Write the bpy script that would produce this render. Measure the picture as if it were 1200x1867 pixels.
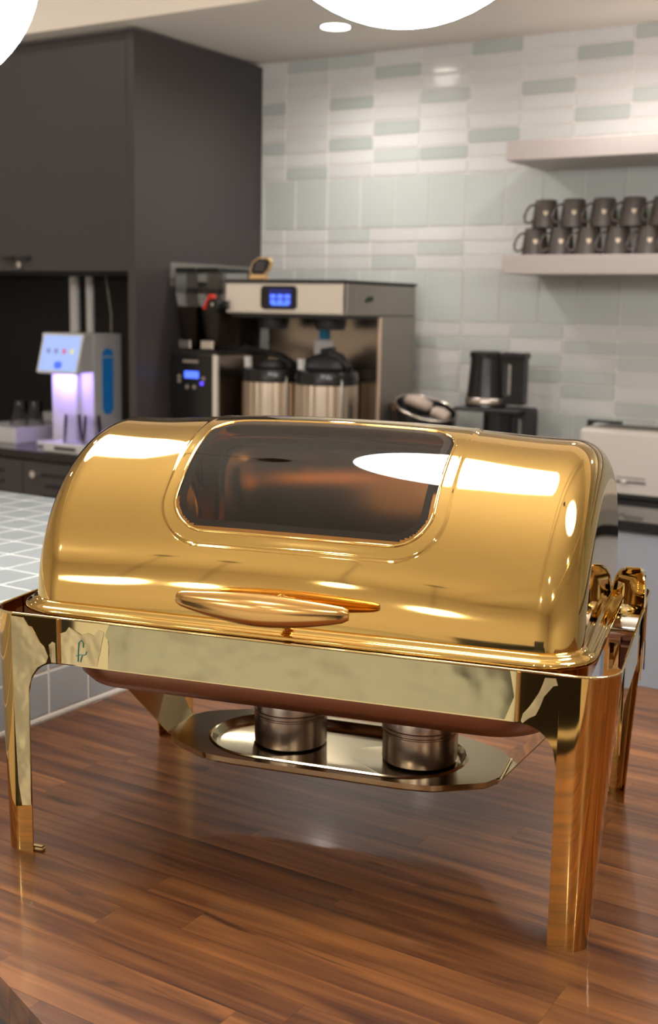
import bpy, bmesh, math, random
from math import sin, cos, pi, radians as R, sqrt
from mathutils import Vector, Matrix
random.seed(7)
scn = bpy.context.scene
for o in list(bpy.data.objects): bpy.data.objects.remove(o)
COL = scn.collection

# ------------------------------------------------------------------ camera
# world axes follow the room: X along the tiled back wall, Y towards it, Z up
F_PX = 2192.0
cam_d = bpy.data.cameras.new('camera'); cam = bpy.data.objects.new('camera', cam_d); COL.objects.link(cam)
cam_d.sensor_fit = 'VERTICAL'; cam_d.sensor_height = 36.0; cam_d.lens = F_PX/1867*36.0
cam_d.clip_start = 0.02
yaw = R(32.0); pitch = R(9.656); roll = R(1.073)
M = Matrix.Rotation(yaw, 4, 'Z') @ Matrix.Rotation(R(90)-pitch, 4, 'X') @ Matrix.Rotation(roll, 4, 'Z')
M = Matrix.Translation((0, 0, 1.52)) @ M
cam.matrix_world = M
cam_d.dof.use_dof = True; cam_d.dof.focus_distance = 1.24; cam_d.dof.aperture_fstop = 7.0
scn.camera = cam
# ------------------------------------------------------------------ world, exposure
w = bpy.data.worlds.new('world'); scn.world = w; w.use_nodes = True
w.node_tree.nodes['Background'].inputs[0].default_value = (1.0, 0.85, 0.68, 1)
w.node_tree.nodes['Background'].inputs[1].default_value = 0.25
scn.view_settings.view_transform = 'Standard'; scn.view_settings.look = 'None'
scn.view_settings.exposure = 0.24; scn.view_settings.gamma = 1.0
scn.view_settings.use_curve_mapping = False
GLOBE_E = 19.0
SPOT_W = 21.5
CEIL_W = 48.0
WARM = (1.0, 0.95, 0.90)

# ------------------------------------------------------------------ helpers
MATS = {}
def mat(name, col, rough=0.5, metal=0.0, coat=0.0, emit=None, es=0.0, spec=0.5, bump=0.0, bscale=20.0, coat_rough=0.05, vary=0.0, aniso=0.0):
    m = bpy.data.materials.new(name); m.use_nodes = True; nt = m.node_tree; b = nt.nodes['Principled BSDF']
    b.inputs['Base Color'].default_value = (*col, 1); b.inputs['Roughness'].default_value = rough
    b.inputs['Metallic'].default_value = metal; b.inputs['Coat Weight'].default_value = coat
    b.inputs['Coat Roughness'].default_value = coat_rough; b.inputs['Specular IOR Level'].default_value = spec
    if aniso: b.inputs['Anisotropic'].default_value = aniso
    if emit:
        b.inputs['Emission Color'].default_value = (*emit, 1); b.inputs['Emission Strength'].default_value = es
    if bump:
        tc = nt.nodes.new('ShaderNodeTexCoord'); n = nt.nodes.new('ShaderNodeTexNoise'); n.inputs['Scale'].default_value = bscale
        n.inputs['Detail'].default_value = 2
        bp = nt.nodes.new('ShaderNodeBump'); bp.inputs['Strength'].default_value = bump; bp.inputs['Distance'].default_value = 0.01
        nt.links.new(tc.outputs['Object'], n.inputs['Vector']); nt.links.new(n.outputs['Fac'], bp.inputs['Height'])
        nt.links.new(bp.outputs['Normal'], b.inputs['Normal'])
    if vary:
        oi = nt.nodes.new('ShaderNodeObjectInfo'); mr = nt.nodes.new('ShaderNodeMapRange')
        mr.inputs['To Min'].default_value = 1-vary; mr.inputs['To Max'].default_value = 1+vary
        mx = nt.nodes.new('ShaderNodeVectorMath'); mx.operation = 'SCALE'; mx.inputs[0].default_value = col
        nt.links.new(oi.outputs['Random'], mr.inputs['Value']); nt.links.new(mr.outputs[0], mx.inputs['Scale'])
        nt.links.new(mx.outputs[0], b.inputs['Base Color'])
    MATS[name] = m
    return m

def obj(name, me, m=None, parent=None, loc=(0,0,0), rz=0.0, smooth=False):
    if isinstance(me, bmesh.types.BMesh):
        d = bpy.data.meshes.new(name); me.normal_update(); me.to_mesh(d); me.free(); me = d
    o = bpy.data.objects.new(name, me); COL.objects.link(o)
    if m is not None and not me.materials: me.materials.append(m)
    if smooth:
        for p in me.polygons: p.use_smooth = True
    o.location = loc; o.rotation_euler = (0, 0, rz)
    if parent: o.parent = parent
    return o
def thing(name, label, cat, loc=(0,0,0), rz=0.0, group=None):
    o = bpy.data.objects.new(name, None); COL.objects.link(o); o.location = loc; o.rotation_euler = (0,0,rz)
    o.empty_display_size = 0.05
    return tag(o, label, cat, group)
def tag(o, label, cat, group=None):
    o['label'] = label; o['category'] = cat
    if group: o['group'] = group
    return o
def struct(o):
    o['kind'] = 'structure'; return o
def copy_tree(o, parent=None):
    c = o.copy(); COL.objects.link(c); c.parent = parent
    for ch in list(o.children): copy_tree(ch, c)
    return c
def autosmooth(o, ang=35):
    me = o.data
    for p in me.polygons: p.use_smooth = True
    try:
        me.set_sharp_from_angle(angle=R(ang))
    except Exception: pass
    return o

def box(bm, x0, x1, y0, y1, z0, z1, bev=0.0, seg=1):
    r = bmesh.ops.create_cube(bm, size=1.0)
    vs = r['verts']
    for v in vs:
        v.co = Vector(((x0+x1)/2+v.co.x*(x1-x0), (y0+y1)/2+v.co.y*(y1-y0), (z0+z1)/2+v.co.z*(z1-z0)))
    if bev:
        es = list({e for v in vs for e in v.link_edges})
        bmesh.ops.bevel(bm, geom=es, offset=bev, segments=seg, affect='EDGES', profile=0.5)
    return bm
def nbox(*a, **k):
    return box(bmesh.new(), *a, **k)
def lathe(bm, prof, c=(0,0,0), seg=32, a0=0, a1=2*pi):
    """prof: (r,z) list"""
    full = abs(a1-a0-2*pi) < 1e-6
    n = seg if full else seg+1
    rings = []
    for r, z in prof:
        if r < 1e-6: rings.append([bm.verts.new((c[0], c[1], c[2]+z))]*n)
        else: rings.append([bm.verts.new((c[0]+r*cos(a0+(a1-a0)*i/seg), c[1]+r*sin(a0+(a1-a0)*i/seg), c[2]+z)) for i in range(n)])
    for a, b in zip(rings, rings[1:]):
        for i in range(seg):
            j = (i+1) % n
            q = [a[i], a[j], b[j], b[i]]
            u = []
            for v in q:
                if v not in u: u.append(v)
            if len(u) >= 3:
                try: bm.faces.new(u)
                except ValueError: pass
    return bm
def tube(bm, pts, r, seg=10, cap=True, closed=False):
    pts = [Vector(p) for p in pts]; n = len(pts); rings = []
    up = Vector((0, 0, 1))
    for i, p in enumerate(pts):
        if closed: t = (pts[(i+1) % n]-pts[i-1])
        else: t = pts[min(i+1, n-1)]-pts[max(i-1, 0)]
        t.normalize()
        a = t.cross(up)
        if a.length < 0.2: a = t.cross(Vector((0, 1, 0)))
        a.normalize(); b = a.cross(t)
        rr = r[i] if isinstance(r, (list, tuple)) else r
        rx, ry = rr if isinstance(rr, tuple) else (rr, rr)
        rings.append([bm.verts.new(p+a*rx*cos(2*pi*k/seg)+b*ry*sin(2*pi*k/seg)) for k in range(seg)])
    m = n if closed else n-1
    for i in range(m):
        A, B = rings[i], rings[(i+1) % n]
        for k in range(seg): bm.faces.new((A[k], A[(k+1) % seg], B[(k+1) % seg], B[k]))
    if cap and not closed:
        bm.faces.new(rings[0][::-1]); bm.faces.new(rings[-1])
    return bm
def rrect(hx, hy, r, n=6, cx=0, cy=0):
    P = []
    for sx, sy, a in ((1, 1, 0), (-1, 1, 90), (-1, -1, 180), (1, -1, 270)):
        for i in range(n+1):
            t = R(a+90*i/n); P.append((cx+sx*(hx-r)+r*cos(t), cy+sy*(hy-r)+r*sin(t)))
    return P
def loft(bm, rings, closed=True, cap0=False, cap1=False):
    V = [[bm.verts.new(p) for p in rg] for rg in rings]
    n = len(V[0])
    for a, b in zip(V, V[1:]):
        for i in range(n if closed else n-1):
            j = (i+1) % n
            bm.faces.new((a[i], a[j], b[j], b[i]))
    if cap0: bm.faces.new(V[0][::-1])
    if cap1: bm.faces.new(V[-1])
    return bm
def prism(bm, poly, z0, z1):
    a = [bm.verts.new((x, y, z0)) for x, y in poly]; b = [bm.verts.new((x, y, z1)) for x, y in poly]
    n = len(poly)
    bm.faces.new(a[::-1]); bm.faces.new(b)
    for i in range(n): bm.faces.new((a[i], a[(i+1) % n], b[(i+1) % n], b[i]))
    return bm
def fixn(bm):
    bmesh.ops.recalc_face_normals(bm, faces=bm.faces); return bm
def solid(o, t, off=-1):
    md = o.modifiers.new('thickness', 'SOLIDIFY'); md.thickness = t; md.offset = off
    es = o.modifiers.new('edges', 'EDGE_SPLIT'); es.split_angle = R(38); return o

# ------------------------------------------------------------------ materials
gold = mat('gold_polished', (0.77, 0.51, 0.165), 0.05, 1.0, bump=0.012, bscale=7.0)
gold2 = mat('gold_pale', (0.78, 0.63, 0.32), 0.04, 1.0, bump=0.05, bscale=6.0)
gold_leg = mat('gold_leg', (0.68, 0.40, 0.12), 0.045, 1.0, bump=0.02, bscale=8.0)
gold3 = mat('gold_handle', (0.78, 0.46, 0.16), 0.16, 1.0)
bronze = mat('bronze_pan', (0.42, 0.24, 0.16), 0.38, 1.0)
steel = mat('steel_satin', (0.62, 0.55, 0.47), 0.24, 1.0, bump=0.02, bscale=40)
steel_dk = mat('steel_can', (0.50, 0.43, 0.38), 0.28, 1.0)
chrome = mat('chrome', (0.8, 0.78, 0.76), 0.12, 1.0)
brown_pl = mat('brown_hinge', (0.16, 0.07, 0.04), 0.4, 0.6)
black_gl = mat('black_gloss', (0.012, 0.012, 0.013), 0.22)
black_mt = mat('black_matte', (0.018, 0.017, 0.018), 0.5)
gasket_m = mat('black_border', (0.012, 0.011, 0.012), 0.6)
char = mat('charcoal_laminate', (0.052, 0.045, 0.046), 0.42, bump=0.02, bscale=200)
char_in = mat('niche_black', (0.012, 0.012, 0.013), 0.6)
greycab = mat('grey_cabinet', (0.37, 0.385, 0.44), 0.45)
stone = mat('black_stone', (0.015, 0.014, 0.015), 0.08)
shelf_m = mat('taupe_shelf', (0.50, 0.44, 0.42), 0.4)
cream = mat('cream_paint', (0.88, 0.79, 0.68), 0.85)
soff = mat('soffit_paint', (0.86, 0.80, 0.72), 0.85)
wall_m = mat('warm_wall_paint', (0.76, 0.68, 0.59), 0.85)
floor_m = mat('pale_floor', (0.42, 0.41, 0.37), 0.45, bump=0.03, bscale=3)
tile_w = mat('tile_white', (0.66, 0.66, 0.65), 0.13, vary=0.045, bump=0.05, bscale=14)
tile_s = mat('tile_sage', (0.54, 0.57, 0.555), 0.13, vary=0.04, bump=0.05, bscale=14)
tile_d = mat('tile_dark_sage', (0.48, 0.515, 0.50), 0.13, vary=0.05, bump=0.05, bscale=14)
tile_b = mat('tile_bluegrey', (0.32, 0.35, 0.36), 0.28, vary=0.05)
tile_side = mat('tile_bluegrey_side', (0.36, 0.39, 0.42), 0.28, vary=0.04)
grout = mat('grout_white', (0.80, 0.76, 0.71), 0.8)
grout2 = mat('grout_ledge', (0.80, 0.77, 0.72), 0.8)
white_pl = mat('white_plastic', (0.62, 0.60, 0.58), 0.35)
cream_pl = mat('cream_plastic', (0.66, 0.60, 0.55), 0.3)
mug_m = mat('mug_grey', (0.078, 0.064, 0.058), 0.4)
mug_gold = mat('mug_emblem_gold', (0.66, 0.53, 0.38), 0.4, 0.0)
red_m = mat('red_lever', (0.65, 0.03, 0.02), 0.35)
blue_st = mat('blue_sticker', (0.02, 0.26, 0.45), 0.5)
paper = mat('paper_label', (0.6, 0.57, 0.55), 0.6)
orange_m = mat('orange_packet', (0.6, 0.15, 0.04), 0.5)
beige_refl = mat('beige_reflection', (0.42, 0.33, 0.27), 0.5)
tan_m = mat('tan_wood_frame', (0.75, 0.47, 0.2), 0.5)
green_m = mat('green_mark', (0.02, 0.05, 0.02), 0.5)
brushed = mat('brushed_steel', (0.46, 0.40, 0.34), 0.26, 1.0, bump=0.02, bscale=60)
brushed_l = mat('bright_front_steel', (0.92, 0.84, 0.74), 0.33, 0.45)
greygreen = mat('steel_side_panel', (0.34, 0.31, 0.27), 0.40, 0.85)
blue_em = mat('blue_screen', (0.01, 0.02, 0.1), 0.3, emit=(0.08, 0.16, 1.0), es=1.6)
blue_em2 = mat('blue_screen_tile', (0.01, 0.02, 0.1), 0.3, emit=(0.10, 0.25, 1.0), es=1.1)
navy_em = mat('navy_screen', (0.01, 0.01, 0.03), 0.3, emit=(0.02, 0.03, 0.3), es=0.35)
led_em = mat('led_dot', (0.02, 0.02, 0.02), 0.3, emit=(0.10, 0.05, 1.0), es=2.0)
btn_m = mat('button_grey', (0.35, 0.30, 0.26), 0.4)
scr_em = mat('lcd_pale', (0.1, 0.1, 0.1), 0.3, emit=(0.34, 0.47, 0.88), es=0.9)
scr_b = mat('lcd_blue_dot', (0.05, 0.1, 0.3), 0.3, emit=(0.06, 0.14, 0.80), es=0.8)
scr_r = mat('lcd_red_dot', (0.3, 0.05, 0.1), 0.3, emit=(0.55, 0.10, 0.22), es=0.8)
scr_y = mat('lcd_yellow_dot', (0.3, 0.3, 0.1), 0.3, emit=(0.6, 0.58, 0.25), es=0.9)
scr_g = mat('lcd_grey_dot', (0.1, 0.1, 0.2), 0.3, emit=(0.18, 0.18, 0.42), es=0.8)
bluewin = mat('blue_window', (0.01, 0.10, 0.25), 0.15, emit=(0.01, 0.10, 0.28), es=0.35)

def glass_like(name, tint, ior=1.5, rough=0.0):
    m = bpy.data.materials.new(name); m.use_nodes = True; nt = m.node_tree
    nt.nodes.clear(); out = nt.nodes.new('ShaderNodeOutputMaterial')
    tr = nt.nodes.new('ShaderNodeBsdfTransparent'); tr.inputs[0].default_value = (*tint, 1)
    gl = nt.nodes.new('ShaderNodeBsdfGlossy'); gl.inputs['Roughness'].default_value = rough
    fr = nt.nodes.new('ShaderNodeFresnel'); fr.inputs[0].default_value = ior
    mx = nt.nodes.new('ShaderNodeMixShader')
    nt.links.new(fr.outputs[0], mx.inputs[0]); nt.links.new(tr.outputs[0], mx.inputs[1]); nt.links.new(gl.outputs[0], mx.inputs[2])
    nt.links.new(mx.outputs[0], out.inputs[0]); return m
smoke_glass = glass_like('smoked_glass', (0.84, 0.72, 0.61), 1.62)
clear_pl = glass_like('clear_plastic', (0.80, 0.78, 0.76), 1.4)
clear_gl = glass_like('clear_tumbler', (0.95, 0.95, 0.96), 1.35)

def wood_mat():
    m = bpy.data.materials.new('walnut_butcher_block'); m.use_nodes = True; nt = m.node_tree; b = nt.nodes['Principled BSDF']
    N = nt.nodes.new; L = nt.links.new
    tc = N('ShaderNodeTexCoord'); oi = N('ShaderNodeObjectInfo')
    off = N('ShaderNodeVectorMath'); off.operation = 'SCALE'; off.inputs[0].default_value = (13.1, 7.7, 3.3); L(oi.outputs['Random'], off.inputs['Scale'])
    ad = N('ShaderNodeVectorMath'); ad.operation = 'ADD'; L(tc.outputs['Object'], ad.inputs[0]); L(off.outputs[0], ad.inputs[1])
    mp = N('ShaderNodeMapping'); mp.inputs['Scale'].default_value = (3.4, 46.0, 46.0); L(ad.outputs[0], mp.inputs[0])
    n1 = N('ShaderNodeTexNoise'); n1.inputs['Scale'].default_value = 1.0; n1.inputs['Detail'].default_value = 5; n1.inputs['Distortion'].default_value = 0.6; L(mp.outputs[0], n1.inputs['Vector'])
    mp2 = N('ShaderNodeMapping'); mp2.inputs['Scale'].default_value = (9.0, 260.0, 260.0); L(ad.outputs[0], mp2.inputs[0])
    n2 = N('ShaderNodeTexNoise'); n2.inputs['Scale'].default_value = 1.0; n2.inputs['Detail'].default_value = 3; L(mp2.outputs[0], n2.inputs['Vector'])
    mul = N('ShaderNodeMath'); mul.operation = 'MULTIPLY'; mul.inputs[1].default_value = 0.22; L(n2.outputs['Fac'], mul.inputs[0])
    rn = N('ShaderNodeMapRange'); rn.inputs['To Min'].default_value = -0.115; rn.inputs['To Max'].default_value = 0.075; L(oi.outputs['Random'], rn.inputs['Value'])
    s1 = N('ShaderNodeMath'); s1.operation = 'ADD'; L(n1.outputs['Fac'], s1.inputs[0]); L(mul.outputs[0], s1.inputs[1])
    s2 = N('ShaderNodeMath'); s2.operation = 'ADD'; L(s1.outputs[0], s2.inputs[0]); L(rn.outputs[0], s2.inputs[1])
    cr = N('ShaderNodeValToRGB'); e = cr.color_ramp.elements
    e[0].position = 0.30; e[0].color = (0.035, 0.014, 0.008, 1)
    e[1].position = 0.95; e[1].color = (0.31, 0.118, 0.034, 1)
    k = e.new(0.47); k.color = (0.090, 0.031, 0.013, 1)
    k = e.new(0.66); k.color = (0.165, 0.062, 0.020, 1)
    L(s2.outputs[0], cr.inputs[0])
    mp3 = N('ShaderNodeMapping'); mp3.inputs['Scale'].default_value = (6.5, 42.0, 42.0); L(ad.outputs[0], mp3.inputs[0])
    n3 = N('ShaderNodeTexNoise'); n3.inputs['Scale'].default_value = 1.0; n3.inputs['Detail'].default_value = 2; n3.inputs['Distortion'].default_value = 1.2; L(mp3.outputs[0], n3.inputs['Vector'])
    mr3 = N('ShaderNodeMapRange'); mr3.inputs['From Min'].default_value = 0.62; mr3.inputs['From Max'].default_value = 0.76; mr3.inputs['To Max'].default_value = 0.75; L(n3.outputs['Fac'], mr3.inputs['Value'])
    mxc = N('ShaderNodeMix'); mxc.data_type = 'RGBA'; mxc.inputs[7].default_value = (0.022, 0.009, 0.006, 1)
    L(mr3.outputs[0], mxc.inputs[0]); L(cr.outputs[0], mxc.inputs[6]); L(mxc.outputs[2], b.inputs['Base Color'])
    b.inputs['Roughness'].default_value = 0.38; b.inputs['Coat Weight'].default_value = 0.24; b.inputs['Coat Roughness'].default_value = 0.08; b.inputs['Specular IOR Level'].default_value = 0.3
    bp = N('ShaderNodeBump'); bp.inputs['Strength'].default_value = 0.06; bp.inputs['Distance'].default_value = 0.002
    L(n2.outputs['Fac'], bp.inputs['Height']); L(bp.outputs['Normal'], b.inputs['Normal'])
    return m
wood = wood_mat()

# ================================================================== ROOM
CEIL = 2.455; TOP = 3.05; WY = 4.04; TZ = 0.92
XL, XR, YB = -6.2, 4.5, -5.5
struct(obj('floor', nbox(XL, XR, YB, WY+0.1, -0.1, 0.0), floor_m))
struct(obj('ceiling', nbox(XL, XR, YB, 3.22, TOP, TOP+0.1), cream))
soffit = struct(obj('ceiling_soffit', nbox(XL, XR, 3.225, WY+0.1, CEIL, TOP+0.1), soff))
struct(obj('trim_1', nbox(XL, XR, 3.213, 3.224, CEIL, TOP), cream))
wb = struct(obj('wall_back', nbox(XL, XR, WY+0.0022, WY+0.12, 0.0, CEIL), grout))
struct(obj('wall_left', nbox(XL-0.1, XL, YB, WY+0.1, 0, TOP), wall_m))
struct(obj('wall_right', nbox(XR, XR+0.1, YB, WY+0.1, 0, TOP), wall_m))
struct(obj('wall_front', nbox(XL, XR, YB-0.1, YB, 0, TOP), wall_m))
for i, x in enumerate((-3.2, -0.2, 2.6)):      # ceiling beams of the open room
    struct(obj('trim_%d' % (i+2), nbox(x, x+0.12, YB, 3.2, TOP-0.16, TOP), wall_m))

# ---- wall tiles (each a part of the wall)
def tile_mesh(name, w_, h_, m):
    g = 0.0022
    bm = nbox(-w_/2+g, w_/2-g, -0.003, 0.0, -h_/2+g, h_/2-g, bev=0.0025)
    d = bpy.data.meshes.new(name); bm.to_mesh(d); bm.free(); d.materials.append(m); return d
SW, SH, BW, BH = 0.1974, 0.0498, 0.1485, 0.189
X0 = -2.7555
tm = {}
def put_tile(x0, x1, z0, z1, m, key):
    k = (key, m.name, round(x1-x0, 4), round(z1-z0, 4))
    if k not in tm: tm[k] = tile_mesh('tile', x1-x0, z1-z0, m)
    o = bpy.data.objects.new('tile', tm[k]); COL.objects.link(o); o.parent = wb
    o.location = ((x0+x1)/2, WY+0.003-random.random()*0.0008, (z0+z1)/2)
dark_top = {(1,0),(0,3),(0,6),(1,8),(2,3),(2,6),(3,1),(3,5),(4,7),(5,0),(5,6),(6,3),(7,1),(7,5),(8,0),(8,4),(9,6)}
mild_top = {(4,3),(2,0),(6,7),(3,7)}
bands = []
z = CEIL
for r in range(9): bands.append(('s', z-SH, z, r)); z -= SH
bands.append(('b', z-BH, z, 0)); z -= BH
for r in range(3): bands.append(('s', z-0.0515, z, 20+r)); z -= 0.0515
bands.append(('b', z-BH, z, 1)); z -= BH
for r in range(6): bands.append(('s', z-0.0512, z, 30+r)); z -= 0.0512
bands.append(('b', z-BH, z, 2)); z -= BH
zb_tiles = z
low_dark = {(2,20),(3,22),(4,21),(6,30),(6,32),(7,33),(4,34),(5,31),(8,32),(8,31)}
stuff_tiles = bmesh.new()
for kind, z0, z1, r in bands:
    if kind == 's':
        for c in range(0, 11):
            x0 = -2.868 if c == 0 else X0+(c-1)*SW; x1 = X0+c*SW
            if (c, r) in dark_top: m = tile_d
            elif (c, r) in mild_top or (c, r) in low_dark: m = tile_s
            elif r >= 30: m = tile_s if (c*7+r*5) % 3 == 0 else tile_w
            else: m = tile_w
            put_tile(x0, x1, z0, z1, m, 's')
        for c in range(11, 30): box(stuff_tiles, X0+(c-1)*SW+.002, X0+c*SW-.002, WY, WY+.009, z0+.002, z1-.002)
    else:
        xs = -2.5582-2*BW
        put_tile(-2.868, xs, z0, z1, tile_s, 'b')
        c = 0
        while xs < -0.80:
            put_tile(xs, xs+BW, z0, z1, tile_s, 'b'); xs += BW; c += 1
        while xs < 3.0:
            box(stuff_tiles, xs+.002, xs+BW-.002, WY, WY+.009, z0+.002, z1-.002); xs += BW
so = obj('tile_field', stuff_tiles, tile_s, wb); so['kind'] = 'stuff'; so['label'] = 'rest of the wall tiles to the right'

# ---- downlights in the soffit
def downlight(x, y, z, label, watts, size=0.048, group='recessed downlights'):
    t = thing('downlight', label, 'ceiling light', (x, y, z), 0, group)
    b = bmesh.new(); lathe(b, [(size, -0.001), (size+0.012, -0.003), (size+0.014, 0.0005), (size, 0.0005)], seg=32)
    b2 = bmesh.new(); lathe(b2, [(size, -0.0012), (0.0, -0.0012)], seg=32)
    ob_t = obj('trim_ring', fixn(b), MATS['white_plastic'], t)
    e = mat('lamp_disc', (1, 1, 1), 0.5, emit=(1.0, 0.88, 0.74), es=14.0) if 'lamp_disc' not in MATS else MATS['lamp_disc']
    obj('lens', b2, e, t)
    l = bpy.data.lights.new('downlight_beam', 'SPOT'); l.energy = watts; l.color = WARM; l.spot_size = R(168); l.spot_blend = 1.0; l.shadow_soft_size = 0.045
    lo = bpy.data.objects.new('downlight_beam', l); COL.objects.link(lo); lo.parent = t; lo.location = (0, 0, -0.02)
    return t
downlight(-2.276, 3.626, CEIL, 'round recessed downlight in the soffit beside the large white globe', SPOT_W*1.0)
downlight(-1.20, 3.60, CEIL, 'recessed soffit downlight right of the one in view, above the mug shelf', SPOT_W*1.0)
downlight(0.0, 3.60, CEIL, 'recessed soffit downlight far right, past the mug shelf', SPOT_W)
downlight(-3.6, 3.22-0.9, TOP, 'recessed ceiling downlight in front of the charcoal cabinets', SPOT_W*1.5)
PL = ('left one of the nearest pair', 'right one of the nearest pair', 'added fill, nearest on the right', 'added fill, far left by the wall', 'added fill, far centre', 'added fill, right, by the island end', 'added fill, far right', 'added fill, near the left wall')
for k, (x, y) in enumerate(((-0.95, -1.60), (-1.12, -1.62), (0.9, -1.2), (-2.6, -3.0), (0.4, -3.2), (2.4, 0.8), (2.4, -2.0), (-4.8, 1.6))):  # all but the nearest pair are unseen lamps added to brighten the room
    downlight(x, y, TOP, 'recessed ceiling downlight behind the viewer, %s' % PL[k], CEIL_W*(4.2 if k in (3, 4, 6) else 1.0), size=(0.040, 0.020)[k == 1] if k < 2 else 0.026)

# ---- globe pendants over the island
globe_e = mat('globe_opal', (1, 1, 1), 0.4, emit=(1.0, 0.975, 0.945), es=GLOBE_E)
def globe(x, y, z, r, label):
    t = thing('globe_pendant', label, 'pendant lamp', (x, y, z-r), 0, 'opal globe pendants')
    bm = bmesh.new(); bmesh.ops.create_uvsphere(bm, u_segments=48, v_segments=32, radius=r)
    obj('globe', bm, globe_e, t, (0, 0, r), smooth=True)
    b = bmesh.new(); lathe(b, [(0, 0.05), (0.05, 0.05), (0.055, 0.0), (0.05, -0.015), (0, -0.015)], seg=24)
    obj('cap', fixn(b), black_mt, t, (0, 0, 2*r+0.005), smooth=False)
    b = bmesh.new(); tube(b, [(0, 0, 2*r+0.05), (0, 0, TOP-(z-r))], 0.006, 8)
    obj('stem', b, black_mt, t)
    b = bmesh.new(); lathe(b, [(0, 0), (0.06, 0), (0.06, 0.02), (0, 0.02)], seg=24)
    obj('canopy', fixn(b), black_mt, t, (0, 0, TOP-(z-r)-0.02))
    return t
# positions solved from the photograph (camera frame -> room frame)
def c2r(x, y): return (x*cos(yaw)-y*sin(yaw), x*sin(yaw)+y*cos(yaw))
gx, gy = c2r(0.070, 1.390); globe(gx, gy, 0.92+1.087, 0.181, 'large glowing white globe lamp cut by the top edge, over the chafing dish')
gx2, gy2 = c2r(-0.610, 1.790); globe(gx2, gy2, 0.92+1.078, 0.187, 'glowing white globe lamp in the top left corner of the photo')
globe(gx+0.80, gy, 2.02, 0.185, 'glowing globe lamp to the right of the one over the chafing dish')
for k, (ax, ay, h, d) in enumerate(((-.745, -.67, .10, 4.4), (-.69, -.72, .095, 4.6), (-.51, -.85, .105, 4.6), (-.575, -.775, .245, 3.0))):
    qx, qy = ((-0.24, 1.24), (-0.14, 1.21), (0.12, 1.12), (0.02, 1.15))[k]
    px, py = c2r(qx+ax*d, qy+ay*d)
    globe(px, py, 0.92+0.31+h*d, (0.15, 0.11, 0.13, 0.06)[k], ('leftmost', 'second', 'third', 'rightmost')[k]+' of the four globe lamps far behind the viewer')

# ================================================================== CHARCOAL CABINETS (left)
XS = -2.87          # side plane seen from the camera
FY = 3.28           # front plane
tall = thing('tall_cabinet', 'tall charcoal cabinet with an open black niche, left of the tiled wall', 'cabinet', (-3.8, 3.6, 0))
def P(name, bm, m, par, **k):     # world-coordinate part under a located parent
    o = obj(name, bm, m, par, **k); o.matrix_parent_inverse = Matrix.Translation(par.location).inverted(); return o
P('side_panel', nbox(XS-0.034, XS, FY, WY, 0.955, CEIL-0.012), char, tall)
P('upper_body', nbox(-5.0, XS-0.036, FY+0.022, WY, 1.632, CEIL-0.012), char, tall)
for x0, x1 in ((-3.95, XS-0.040), (-4.63, -3.954)):
    d = P('upper_door', nbox(x0, x1, FY+0.003, FY+0.021, 1.634, CEIL-0.020, bev=0.001), char, tall)
    for hx_ in ((-3.520, -3.438) if x0 > -4 else (-4.10,)):
        h = bmesh.new(); box(h, hx_, hx_+0.052, FY-0.018, FY+0.003, 1.676, 1.688, bev=0.002)
        P('handle', h, black_mt, d).parent = d
lk = bmesh.new(); tube(lk, [(-3.434, FY+0.004, 1.656), (-3.434, FY-0.012, 1.656)], 0.012, 16); P('lock', lk, chrome, tall)
P('tile_reflection', nbox(XS+0.0001, XS+0.003, 3.47, WY-0.002, 1.585, 1.672), mat('reflection_grey', (0.20, 0.185, 0.165), 0.35), tall)  # flat grey strip painted in place of the tiles' reflection
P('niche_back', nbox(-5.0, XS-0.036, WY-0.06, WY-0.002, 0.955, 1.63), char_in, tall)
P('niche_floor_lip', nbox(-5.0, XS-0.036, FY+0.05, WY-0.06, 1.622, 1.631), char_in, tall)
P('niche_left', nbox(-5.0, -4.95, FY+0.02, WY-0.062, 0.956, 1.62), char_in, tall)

base = thing('base_cabinet', 'low charcoal cabinet with slotted drawer fronts below the water dispenser', 'cabinet', (-3.8, 3.6, 0))
P('body', nbox(-5.0, XS, FY+0.022, WY, 0.10, 0.924), char, base)
P('plinth', nbox(-5.0, XS, FY+0.07, WY, 0.0, 0.10), char_in, base)
for x0, x1 in ((-3.452, XS-0.002), (-4.04, -3.456), (-4.63, -4.044)):
    d = P('drawer_front', nbox(x0, x1, FY+0.002, FY+0.021, 0.12, 0.915, bev=0.001), char, base)
    for k, zz in enumerate((0.868, 0.826, 0.785, 0.745)):
        for a, b_ in ((x0+0.10+0.02*(k % 2), x0+0.27), (x1-0.27, x1-0.10)):
            P('slot', nbox(a, b_, FY-0.001, FY+0.006, zz-0.006, zz+0.006), char_in, d).parent = d
    lk = bmesh.new(); tube(lk, [(x0+0.065, FY+0.002, 0.868), (x0+0.065, FY-0.014, 0.868)], 0.014, 16)
    P('lock', lk, chrome, d).parent = d
def fix_sub(o):
    pass
tag(obj('niche_counter', nbox(-5.0, XS-0.036, FY-0.004, WY-0.062, 0.925, 0.955, bev=0.002), stone),
    'thin black glossy counter under the water dispenser', 'counter')

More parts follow.
